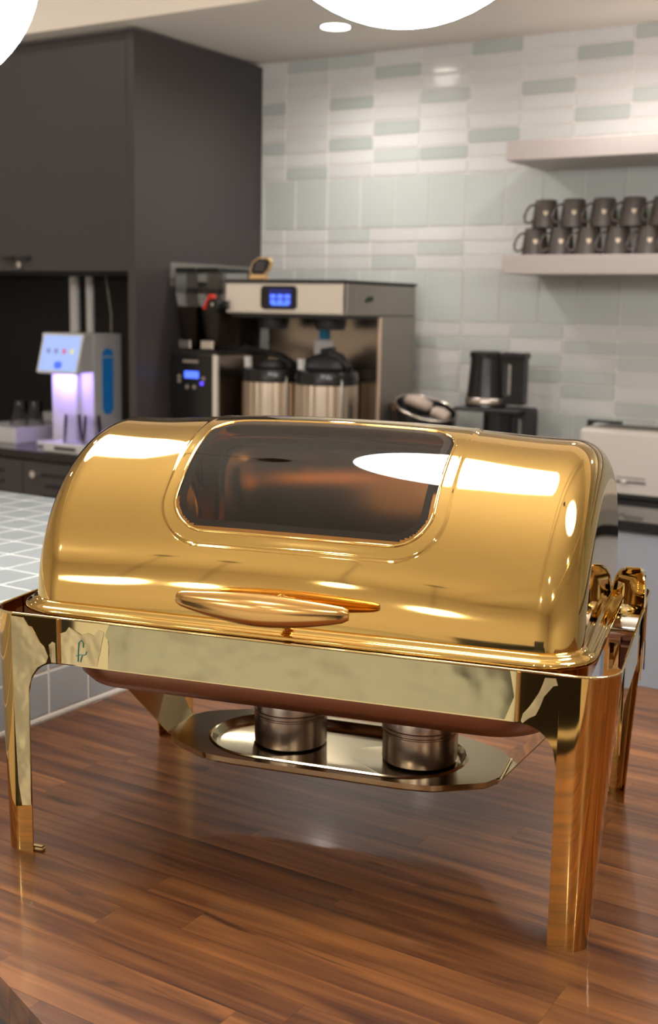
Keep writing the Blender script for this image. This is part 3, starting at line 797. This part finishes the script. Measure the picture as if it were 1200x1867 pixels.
def rplate(bm, cx, cz, hx, hz, r, y0, y1):
    P_ = rrect(hx, hz, r, 6, cx, cz); A = [bm.verts.new((x, y0, z)) for x, z in P_]; B = [bm.verts.new((x, y1, z)) for x, z in P_]
    bm.faces.new(A); bm.faces.new(B[::-1])
    for i in range(len(P_)): bm.faces.new((A[i], A[(i+1) % len(P_)], B[(i+1) % len(P_)], B[i]))
    return fixn(bm)
# display: measured pixel span 478..545
bz = P('display_bezel', rplate(bmesh.new(), -2.374, 1.550, 0.074, 0.040, 0.016, 3.4455, 3.452), black_gl, bw)
sc = P('screen', rplate(bmesh.new(), -2.366, 1.549, 0.047, 0.030, 0.003, 3.4448, 3.4456), navy_em, bw)
for i in range(3):
    for k in range(2):
        P('screen_tile', rplate(bmesh.new(), -2.366-0.030+0.030*i, 1.551-0.018*k+0.003, 0.0115, 0.0070, 0.002, 3.4440, 3.4449), blue_em, sc).parent = sc
P('screen_bar', rplate(bmesh.new(), -2.366, 1.527, 0.036, 0.0035, 0.001, 3.4440, 3.4449), blue_em2, sc)
# leaf-like mark on the side of the head
b = bmesh.new()
for dy_, dz_, ry, rz_ in ((0, 0, 0.020, 0.010), (0.020, 0.003, 0.012, 0.009), (-0.018, -0.006, 0.010, 0.006)):
    vs = [b.verts.new((x1+0.0016, 3.612+dy_+ry*cos(2*pi*i/14), 1.549+dz_+rz_*sin(2*pi*i/14))) for i in range(14)]; b.faces.new(vs)
P('side_mark', b, green_m, bw)
P('blue_sticker', nbox(-2.375, -2.33, 3.7095, 3.7125, 1.405, 1.460), blue_st, bw)
P('paper_label', nbox(-2.395, -2.315, 3.7100, 3.7124, 1.345, 1.402), paper, bw)
for dx_ in (-2.485, -2.245):
    b = bmesh.new(); lathe(b, [(0, 0), (0.05, 0), (0.055, 0.02), (0.055, 0.04), (0, 0.04)], c=(dx_, 3.58, 1.443), seg=24); P('spray_head', fixn(b), black_mt, bw)

# ---- thermal servers under the brewer
ribm = mat('server_steel', (0.78, 0.67, 0.55), 0.28, 1.0)
def server(x, y, label, lever):
    t = thing('coffee_server', label, 'coffee server', (x, y, TZ+0.035), 0, 'thermal coffee servers')
    b = bmesh.new(); n = 96; rr = []
    for z in (0.0, 0.01, 0.295, 0.30):
        rr.append([((0.109+0.0022*cos(24*2*pi*i/n))*cos(2*pi*i/n), (0.109+0.0022*cos(24*2*pi*i/n))*sin(2*pi*i/n), z) for i in range(n)])
    loft(b, rr, cap0=True, cap1=True); autosmooth(obj('ribbed_body', fixn(b), ribm, t), 60)
    b = bmesh.new(); lathe(b, [(0.107, 0.300), (0.113, 0.302), (0.114, 0.330), (0.109, 0.345), (0.095, 0.352), (0, 0.352)], seg=40); autosmooth(obj('collar', fixn(b), black_gl, t), 40)
    b = bmesh.new()
    if lever == 1:
        lathe(b, [(0.085, 0.352), (0.090, 0.360), (0.080, 0.380), (0.050, 0.400), (0.02, 0.408), (0, 0.408)], seg=32)
        tube(b, [(0.02, 0.0, 0.405), (0.06, -0.01, 0.398), (0.105, -0.02, 0.362)], [(0.022, 0.014), (0.02, 0.012), (0.012, 0.008)], 12)
        tube(b, [(-0.02, 0, 0.412), (0.03, 0, 0.420)], 0.012, 12)
    else:
        lathe(b, [(0.060, 0.352), (0.055, 0.370), (0.03, 0.375), (0, 0.375)], seg=32)
        tube(b, [(-0.11, -0.02, 0.418), (-0.04, -0.01, 0.405), (0.03, 0, 0.392), (0.095, 0.0, 0.360)], [(0.020, 0.008), (0.028, 0.010), (0.034, 0.012), (0.030, 0.010)], 12)
    autosmooth(obj('pump_lid', fixn(b), black_mt, t), 40)
    b = bmesh.new(); tube(b, [(-0.055, -0.075, 0.352), (-0.055, -0.078, 0.388)], 0.014, 12); obj('spout', b, white_pl, t)
    b = bmesh.new()
    pts = [(0.114*cos(a), 0.0, 0.31+0.0*a) for a in (0,)] 
    tube(b, [(0.098, -0.062, 0.32), (0.106, -0.070, 0.315), (0.106, -0.070, 0.15), (0.096, -0.062, 0.10)], 0.004, 8); obj('bail', b, chrome, t)
server(-2.248, 3.565, 'ribbed steel coffee server with round black lid, right one under the brewer', 1)
server(-2.482, 3.575, 'ribbed steel coffee server with tilted black lever lid, left one under the brewer', 0)

# ---- little framed sign on the brewer
sg = thing('small_sign', 'tiny black chalk sign with a tan wooden border on top of the brewer', 'sign', (-2.505, 3.52, 1.6115), R(5))
def hexa(s_, z0, y0, y1, sk=0.012):
    P_ = [(-0.030, 0.018), (-0.038, 0.030), (-0.028, 0.058), (-0.008, 0.073), (0.030, 0.073), (0.042, 0.060), (0.032, 0.034), (0.014, 0.018)]
    c = (0, 0.044); b = bmesh.new()
    A = [b.verts.new(((x-c[0])*s_, y0, c[1]+(z-c[1])*s_)) for x, z in P_]; B = [b.verts.new(((x-c[0])*s_, y1, c[1]+(z-c[1])*s_)) for x, z in P_]
    b.faces.new(A); b.faces.new(B[::-1])
    for i in range(len(P_)): b.faces.new((A[i], A[(i+1) % len(P_)], B[(i+1) % len(P_)], B[i]))
    return fixn(b)
obj('border', hexa(1.12, 0, 0.0, 0.012), tan_m, sg)
obj('slate', hexa(0.98, 0, -0.002, 0.002), black_mt, sg)
obj('stand', nbox(-0.038, 0.026, -0.012, 0.020, 0.0, 0.014, bev=0.003), tan_m, sg)
for k in range(3): obj('chalk_line', nbox(-0.018+0.002*k, 0.018+0.002*k, -0.0026, -0.0021, 0.036+0.011*k, 0.0375+0.011*k), btn_m, sg)

# ---- coffee grinder
gr = thing('coffee_grinder', 'black-fronted double coffee grinder with clear hoppers beside the brewer', 'coffee grinder', (-2.745, 3.62, TZ))
gx0, gx1, gyf, gyb = -2.848, -2.642, 3.45, 3.80
P('foot', nbox(gx0+0.01, gx1-0.01, gyf+0.02, gyb, TZ, TZ+0.05, bev=0.004), black_mt, gr)
P('body', nbox(gx0, gx1-0.002, gyf+0.012, gyb, TZ+0.19, 1.345, bev=0.003), brushed, gr)
P('neck', nbox(gx0+0.01, gx1-0.02, gyf+0.12, gyb-0.01, TZ+0.05, TZ+0.19), black_mt, gr)
P('front_panel', nbox(gx0, gx1-0.020, gyf, gyf+0.013, 1.115, 1.340, bev=0.003), black_gl, gr)
P('front_edge', nbox(gx1-0.019, gx1, gyf-0.001, gyf+0.018, 1.095, 1.345, bev=0.003), brushed_l, gr)
P('top_deck', nbox(gx0-0.002, gx1+0.004, gyf-0.002, gyb, 1.345, 1.358, bev=0.002), black_mt, gr)
P('display', rplate(bmesh.new(), -2.755, 1.270, 0.033, 0.013, 0.003, gyf-0.0015, gyf+0.001), blue_em, gr)
P('maker_mark', rplate(bmesh.new(), -2.760, 1.318, 0.035, 0.005, 0.002, gyf-0.0012, gyf+0.001), btn_m, gr)
b = bmesh.new()
for bx_, bz_ in ((-2.812, 1.262), (-2.812, 1.246), (-2.775, 1.226), (-2.742, 1.226), (-2.700, 1.258)):
    lathe(b, [(0.0075, 0), (0.0075, 0.002), (0, 0.002)], c=(0, 0, 0), seg=12)
    for v in b.verts:
        if v.tag: continue
        v.co = Vector((bx_+v.co.x, gyf-0.0005-v.co.z, bz_+v.co.y)); v.tag = True
P('buttons', b, btn_m, gr)['kind'] = 'stuff'
P('led', rplate(bmesh.new(), -2.708, 1.240, 0.007, 0.006, 0.003, gyf-0.002, gyf+0.001), led_em, gr)
for k in (0, 1):
    a = gx0+0.004+k*0.102; c_ = a+0.096
    b = bmesh.new(); loft(b, [[(x, y, z) for x, y in ((a+i_, gyf+0.02+i_), (c_-i_, gyf+0.02+i_), (c_-i_, gyb-0.03-i_), (a+i_, gyb-0.03-i_))] for z, i_ in ((1.358, 0.022), (1.40, 0.020), (1.56, 0.0), (1.64, 0.0))]); hp = P('hopper', fixn(b), clear_pl, gr)
    P('hopper_lid', nbox(a-0.001, c_+0.001, gyf+0.016, gyb-0.028, 1.640, 1.652, bev=0.003), black_gl, gr)
    b = bmesh.new(); loft(b, [[(x, y, z) for x, y in ((a+i_, gyf+0.023+i_), (c_-i_, gyf+0.023+i_), (c_-i_, gyb-0.034-i_), (a+i_, gyb-0.034-i_))] for z, i_ in ((1.37, 0.025), (1.41, 0.022), (1.515, 0.008))], cap1=True)
    P('beans', fixn(b), mat('coffee_beans%d' % k, (0.030, 0.016, 0.009), 0.5, bump=0.8, bscale=140), gr)['kind'] = 'stuff'
    P('hopper_gate', nbox(a+0.02, c_-0.02, gyf+0.008, gyf+0.022, 1.362, 1.395, bev=0.003), chrome, gr)
# black spout tray under the front
P('bag_holder', nbox(gx0+0.02, gx1-0.03, gyf-0.03, gyf+0.10, 1.06, 1.09, bev=0.004), black_gl, gr)
kn = thing('portafilter_tap', 'red lever on a round black knob at the left end of the brewer head', 'tap', (-2.625, 3.44, 1.52))
b = bmesh.new(); tube(b, [(0, 0.0, 0.0), (0, -0.035, 0.0)], 0.024, 20); tube(b, [(0.0, 0.0, 0.0), (0.04, 0.005, 0.002)], 0.015, 12); obj('knob', b, black_gl, kn)
b = bmesh.new(); box(b, -0.028, 0.0, -0.028, -0.012, 0.018, 0.038, bev=0.004); tube(b, [(-0.020, -0.020, 0.034), (-0.036, -0.022, 0.010), (-0.046, -0.024, -0.014)], [(0.008, 0.006)]*3, 10); obj('lever', b, red_m, kn)
lk = bmesh.new(); tube(lk, [(0, -0.034, 0.003), (0, -0.038, 0.003)], 0.006, 12); obj('knob_cap', lk, chrome, kn)

# ---- round caddy, with beige forms for the reflections in its bowl
cd = thing('round_basket', 'black round basket tilted, with beige forms in place of its inner reflections, right of the brewer', 'basket', (-1.925, 3.70, TZ))
TL = R(14)
def tiltz(x, y): return -0.30*x+0.16*y
b = bmesh.new(); lathe(b, [(0, 0.0), (0.066, 0.0), (0.085, 0.10), (0.108, 0.262), (0.104, 0.262), (0.082, 0.10), (0.062, 0.006), (0, 0.006)], seg=36)
for v in b.verts: v.co.z += tiltz(v.co.x, v.co.y)*(v.co.z/0.262)
o = autosmooth(obj('bowl', fixn(b), black_gl, cd), 40)
b = bmesh.new(); tube(b, [(0.108*cos(a), 0.108*sin(a), 0.263+tiltz(0.108*cos(a), 0.108*sin(a))) for a in [2*pi*i/36 for i in range(36)]], 0.0045, 8, closed=True); obj('rim', b, steel, cd, smooth=True)
def packet(x, y, z, rx, ry, rz_, h, lab):  # beige solids put where the bowl shows rounded reflections
    b = bmesh.new(); tube(b, [(-h, 0, 0), (-h*0.8, 0, 0.001), (0, 0, 0.004), (h*0.8, 0, 0.001), (h, 0, 0)], [(0.010, 0.006), (0.026, 0.018), (0.030, 0.022), (0.026, 0.018), (0.010, 0.006)], 12)
    o = autosmooth(obj('packet', b, beige_refl), 50); o.location = (x, y, z); o.rotation_euler = (rx, ry, rz_); tag(o, lab, 'packet', 'beige forms in place of reflections in the basket')
packet(-1.955, 3.70, TZ+0.278, 0.2, R(16), 0.1, 0.052, 'beige form in place of a bowl reflection, at the left in the tilted basket')
packet(-1.868, 3.70, TZ+0.243, 0.2, R(20), 0.1, 0.034, 'beige form in place of a bowl reflection, at the right in the tilted basket')
tag(obj('packet', nbox(-0.012, 0.012, -0.010, 0.010, 0, 0.10, bev=0.003), orange_m, None, (-2.060, 3.64, TZ+0.001), R(5)), 'orange packet standing left of the basket', 'packet', 'packets by the brewer')
cb = thing('sugar_jar', 'small brown jar with a wooden lid against the brewer side', 'jar', (-2.080, 3.80, TZ))
b = bmesh.new(); lathe(b, [(0, 0), (0.026, 0), (0.028, 0.02), (0.028, 0.24), (0, 0.24)], seg=20); autosmooth(obj('jar_body', fixn(b), mat('brown_glass', (0.06, 0.035, 0.025), 0.2), cb), 40)
b = bmesh.new(); lathe(b, [(0, 0.241), (0.030, 0.241), (0.030, 0.265), (0, 0.265)], seg=20); obj('jar_lid', fixn(b), mat('jar_lid_wood', (0.25, 0.13, 0.06), 0.5), cb)

# ---- black carafe on black coffee maker
cm = thing('coffee_maker', 'low black coffee maker base carrying the black jug, on the worktop', 'coffee maker', (-1.66, 3.78, TZ))
def slotblock(bm, outer, hole, y0, y1):
    """plate in XZ with a hole; outer and hole have the same number of points"""
    n = len(outer)
    for y in (y0, y1):
        A = [bm.verts.new((p[0], y, p[1])) for p in outer]; B = [bm.verts.new((p[0], y, p[1])) for p in hole]
        for i in range(n):
            j = (i+1) % n; bm.faces.new((A[i], A[j], B[j], B[i]))
        if y == y0: A0, B0 = A, B
    for i in range(n):
        j = (i+1) % n; bm.faces.new((A0[i], A0[j], A[j], A[i])); bm.faces.new((B0[i], B0[j], B[j], B[i]))
    return fixn(bm)
def ringpair(ox0, ox1, oz0, oz1, orr, hx0, hx1, hz0, hz1, hr, skew=0.0):
    o_ = rrect((ox1-ox0)/2, (oz1-oz0)/2, orr, 5, (ox0+ox1)/2, (oz0+oz1)/2); h_ = rrect((hx1-hx0)/2, (hz1-hz0)/2, hr, 5, (hx0+hx1)/2, (hz0+hz1)/2)
    return o_, h_
P('plate', nbox(-1.820, -1.58, 3.70, 3.86, 1.182, 1.194, bev=0.002), black_mt, cm)
b = bmesh.new(); lathe(b, [(0, TZ+.002), (0.058, TZ+.002), (0.058, 1.181), (0, 1.181)], c=(-1.680, 3.78, 0), seg=32); P('boiler', fixn(b), black_gl, cm)
o_, h_ = ringpair(-1.640, -1.553, TZ+.001, 1.200, 0.012, -1.622, -1.592, 0.98, 1.165, 0.014); P('column', slotblock(bmesh.new(), o_, h_, 3.755, 3.80), black_mt, cm)
P('base_plate', nbox(-1.78, -1.55, 3.69, 3.87, TZ, TZ+0.02, bev=0.003), black_mt, cm)
jg = thing('black_jug', 'tall glossy black jug with a long handle, standing on the coffee maker', 'jug', (-1.735, 3.78, 1.195))
b = bmesh.new(); lathe(b, [(0, 0), (0.066, 0), (0.072, 0.004), (0.069, 0.02), (0.060, 0.13), (0.058, 0.165), (0, 0.165)], seg=40); autosmooth(obj('body', fixn(b), black_gl, jg), 40)
b = bmesh.new(); lathe(b, [(0, 0.166), (0.061, 0.166), (0.062, 0.186), (0.05, 0.190), (0, 0.190)], seg=40); box(b, 0.0, 0.145, -0.028, 0.028, 0.166, 0.187, bev=0.003); autosmooth(obj('lid', fixn(b), black_gl, jg), 40)
o_, h_ = ringpair(0.045, 0.142, 0.012, 0.172, 0.010, 0.068, 0.095, 0.040, 0.150, 0.0130); obj('handle', slotblock(bmesh.new(), o_, h_, -0.018, 0.018), black_gl, jg)
b = bmesh.new(); lathe(b, [(0.0725, 0.010), (0.0735, 0.012), (0.0725, 0.030), (0.070, 0.032)], seg=40); obj('base_ring', b, steel_dk, jg, smooth=True)

# ---- toaster
ts = thing('toaster', 'cream long toaster at the right edge, plugged in below the shelves', 'toaster', (-1.20, 3.89, TZ))
b = bmesh.new(); box(b, -1.405, -0.985, 3.795, 3.985, 0.940, 1.146)
bmesh.ops.bevel(b, geom=[e for e in b.edges if abs(e.verts[0].co.y-e.verts[1].co.y) < 1e-6 and abs(e.verts[0].co.x-e.verts[1].co.x) < 1e-6 or max(e.verts[0].co.z, e.verts[1].co.z) > 1.14 and abs(e.verts[0].co.z-e.verts[1].co.z) < 1e-6], offset=0.018, segments=4, affect='EDGES', profile=0.5)
autosmooth(P('body', b, cream_pl, ts), 40)
P('base', nbox(-1.395, -0.995, 3.805, 3.975, TZ+0.002, 0.941, bev=0.002), black_mt, ts)
P('top_plate', nbox(-1.375, -1.010, 3.825, 3.955, 1.1455, 1.149, bev=0.001), steel, ts)
for yy in (3.855, 3.915):
    P('slot', nbox(-1.355, -1.035, yy-0.014, yy+0.014, 1.1475, 1.1500), black_mt, ts)
P('lever_slot', nbox(-1.270, -1.170, 3.7935, 3.796, 0.975, 0.981), black_mt, ts)
P('lever_groove', nbox(-1.268, -1.172, 3.7930, 3.796, 0.990, 0.996), mat('groove_shade', (0.36, 0.32, 0.29), 0.4), ts)
P('lever', nbox(-1.249, -1.232, 3.782, 3.796, 0.972, 0.985, bev=0.003), cream_pl, ts)

ot = thing('wall_outlet', 'black wall socket with a white plug behind the toaster', 'socket', (-1.40, 4.034, 1.14))
obj('plate', nbox(-0.062, 0.062, -0.006, 0.004, -0.070, 0.012, bev=0.002), black_mt, ot)
obj('plug', nbox(-0.028, 0.022, -0.045, -0.006, -0.022, 0.004, bev=0.004), white_pl, ot)

# ================================================================== WATER DISPENSER in the niche
NZ = 0.9555
wd = thing('water_dispenser', 'white water dispenser with a tilted touch screen, glowing violet, in the black niche', 'water dispenser', (-3.34, 3.55, NZ))
P('base', nbox(-3.52, -3.14, 3.42, 3.72, NZ, NZ+0.020, bev=0.004), white_pl, wd)
P('drip_tray', nbox(-3.36, -3.10, 3.300, 3.42, NZ, NZ+0.038, bev=0.004), white_pl, wd)
P('tray_slot', nbox(-3.30, -3.19, 3.2985, 3.302, NZ+0.012, NZ+0.024), black_mt, wd)
P('column', nbox(-3.437, -3.302, 3.425, 3.50, NZ+0.020, 1.262, bev=0.010, seg=3), white_pl, wd)
P('body', nbox(-3.440, -3.235, 3.452, 3.613, NZ+0.020, 1.404, bev=0.006, seg=2), white_pl, wd)
P('head', nbox(-3.440, -3.235, 3.385, 3.4515, 1.256, 1.404, bev=0.006, seg=2), white_pl, wd)
b = bmesh.new(); rplate(b, 0, 0, 0.105, 0.078, 0.006, -0.007, 0.007)
sh = obj('screen_housing', b, white_pl, wd, (-3.316+3.34, 3.362-3.55, 1.327-NZ)); sh.rotation_euler = (R(-16), 0, 0)
sn = obj('screen', rplate(bmesh.new(), 0, 0, 0.096, 0.069, 0.003, -0.0082, -0.0069), scr_em, sh)
for k, (dx_, mm) in enumerate(((-0.060, scr_g), (-0.020, scr_g), (0.022, scr_r), (0.062, scr_y))):
    sh_dot = obj('screen_icon', rplate(bmesh.new(), dx_, 0.008, 0.009, 0.010, 0.008, -0.0092, -0.0083), mm, sh)
obj('screen_button', rplate(bmesh.new(), 0.002, -0.046, 0.020, 0.014, 0.012, -0.0092, -0.0083), scr_b, sh)
# blue arched window on the right side
b = bmesh.new(); P_ = rrect(0.031, 0.128, 0.029, 8, 3.530, 1.219)
A = [b.verts.new((-3.2342, y_, z_)) for y_, z_ in P_]; B = [b.verts.new((-3.2380, y_, z_)) for y_, z_ in P_]
b.faces.new(A); 
for i in range(len(P_)): b.faces.new((A[i], A[(i+1) % len(P_)], B[(i+1) % len(P_)], B[i]))
P('blue_window', fixn(b), bluewin, wd)
P('window_band', nbox(-3.2343, -3.2335, 3.502, 3.558, 1.312, 1.318), white_pl, wd)
al = bpy.data.lights.new('nozzle_led', 'AREA'); al.shape = 'RECTANGLE'; al.size = 0.15; al.size_y = 0.05; al.energy = 0.9; al.color = (0.36, 0.26, 1.0)
alo = bpy.data.objects.new('nozzle_led', al); COL.objects.link(alo); alo.parent = wd; alo.location = (-3.34+3.34, 3.375-3.55, 1.250-NZ); alo.rotation_euler = (R(30), 0, 0)
for nm_, xa, rr_ in (('supply_pipe', -3.432, 0.021), ('supply_pipe', -3.350, 0.0165)):
    b = bmesh.new(); tube(b, [(xa, 3.56, 1.4050), (xa, 3.56, 1.6205)], rr_, 20)
    tag(autosmooth(obj(nm_, b, white_pl), 40), ('left, thicker' if rr_ > 0.02 else 'right, thinner')+' white pipe rising from the dispenser to the cabinet above', 'pipe', 'white pipes above the dispenser')
b = bmesh.new(); tube(b, [(-3.275, 3.57, 1.621), (-3.262, 3.57, 1.55), (-3.250, 3.57, 1.48), (-3.250, 3.57, 1.4055)], 0.003, 8); tag(obj('cable', b, btn_m), 'thin grey cable hanging behind the dispenser', 'cable')

# glasses and trays in the niche
def make_glass():
    b = bmesh.new(); lathe(b, [(0.036, 0), (0.038, 0.0), (0.030, 0.108), (0.0, 0.110), (0.0, 0.104), (0.028, 0.103), (0.036, 0.0)], seg=28)
    o = obj('tumbler', fixn(b), clear_gl, None); autosmooth(o, 40); return o
gp = None
for (x, y, z, lab) in ((-3.255, 3.355, NZ+0.0385, 'upside-down clear tumbler on the drip tray, lit violet, the left one'),
                       (-3.165, 3.365, NZ+0.0385, 'upside-down clear tumbler on the drip tray, the right one behind the lid'),
                       (-3.80, 3.60, NZ+0.0505, 'upside-down clear tumbler in the left tray, cut by the left edge of the photo'),
                       (-3.71, 3.60, NZ+0.0505, 'upside-down clear tumbler in the left tray, the middle one'),
                       (-3.66, 3.72, NZ+0.0505, 'clear tumbler standing furthest back in the left tray')):
    if gp is None: g_ = gp = make_glass()
    else: g_ = gp.copy(); COL.objects.link(g_)
    g_.location = (x, y, z); tag(g_, lab, 'glass', 'tumblers in the black niche')
tr = thing('glass_tray', 'white shallow tray holding tumblers at the left of the niche', 'tray', (-3.80, 3.62, NZ))
obj('tray_floor', nbox(-0.17, 0.17, -0.20, 0.20, 0, 0.050, bev=0.002), white_pl, tr)
obj('front_lip', nbox(-0.171, 0.171, -0.209, -0.2005, 0, 0.062, bev=0.001), white_pl, tr)
obj('side_lip', nbox(0.1705, 0.178, -0.209, 0.20, 0, 0.062, bev=0.001), white_pl, tr)
bx_ = thing('white_box', 'white low box with a dark slot at the back left of the dispenser', 'box', (-3.76, 3.90, NZ))
obj('shell', nbox(-0.16, 0.16, -0.05, 0.05, 0, 0.085, bev=0.004), white_pl, bx_)
obj('slot', nbox(-0.09, 0.13, -0.0515, -0.0495, 0.045, 0.062), black_mt, bx_)

# ================================================================== unseen things added behind the viewer to give the gold dark reflections
added_sofa = thing('added_sofa', 'unseen dark blue-grey couch added far behind the viewer for a dark lid reflection', 'added_sofa', (0.9, -3.6, 0), R(20))  # added stand-in for the dark shape mirrored low on the lid
obj('seat', nbox(-1.0, 1.0, -0.45, 0.45, 0.12, 0.45, bev=0.05, seg=2), mat('added_sofa_fabric', (0.03, 0.032, 0.045), 0.8), added_sofa)
obj('backrest', nbox(-1.0, 1.0, -0.62, -0.40, 0.12, 0.95, bev=0.05, seg=2), MATS['added_sofa_fabric'], added_sofa)
for s in (-1, 1):
    obj('armrest', nbox(s*1.1-0.1, s*1.1+0.1, -0.6, 0.45, 0.12, 0.62, bev=0.04, seg=2), MATS['added_sofa_fabric'], added_sofa)
    for q in (-0.5, 0.35): obj('leg', nbox(s*1.0-0.03, s*1.0+0.03, q-0.03, q+0.03, 0, 0.12), black_mt, added_sofa)

def added_stool(x, y, lab):  # added stand-in for the dark figure mirrored in the frame corners
    t = thing('added_stool', lab, 'stool', (x, y, 0), 0, 'unseen black stools added for dark reflections')
    obj('seat', nbox(-0.19, 0.19, -0.18, 0.18, 0.70, 0.75, bev=0.015, seg=2), black_mt, t)
    obj('backrest', nbox(-0.18, 0.18, -0.20, -0.165, 0.76, 1.03, bev=0.012, seg=2), black_mt, t)
    for sx in (-1, 1):
        for sy in (-1, 1):
            b = bmesh.new(); tube(b, [(sx*0.15, sy*0.14, 0.70), (sx*0.19, sy*0.18, 0.0)], 0.012, 8); obj('leg', b, black_mt, t)
    b = bmesh.new(); tube(b, [(sx_*0.175, sy_*0.165, 0.28) for sx_, sy_ in ((1, 1), (-1, 1), (-1, -1), (1, -1))], 0.008, 8, closed=True); obj('foot_ring', b, chrome, t)
added_stool(-0.175, 0.18, 'unseen black stool added beside the viewer to darken the right corner reflection')
added_stool(-1.33, 0.22, 'unseen black stool added by the tiled ledge to darken the left corner reflection')
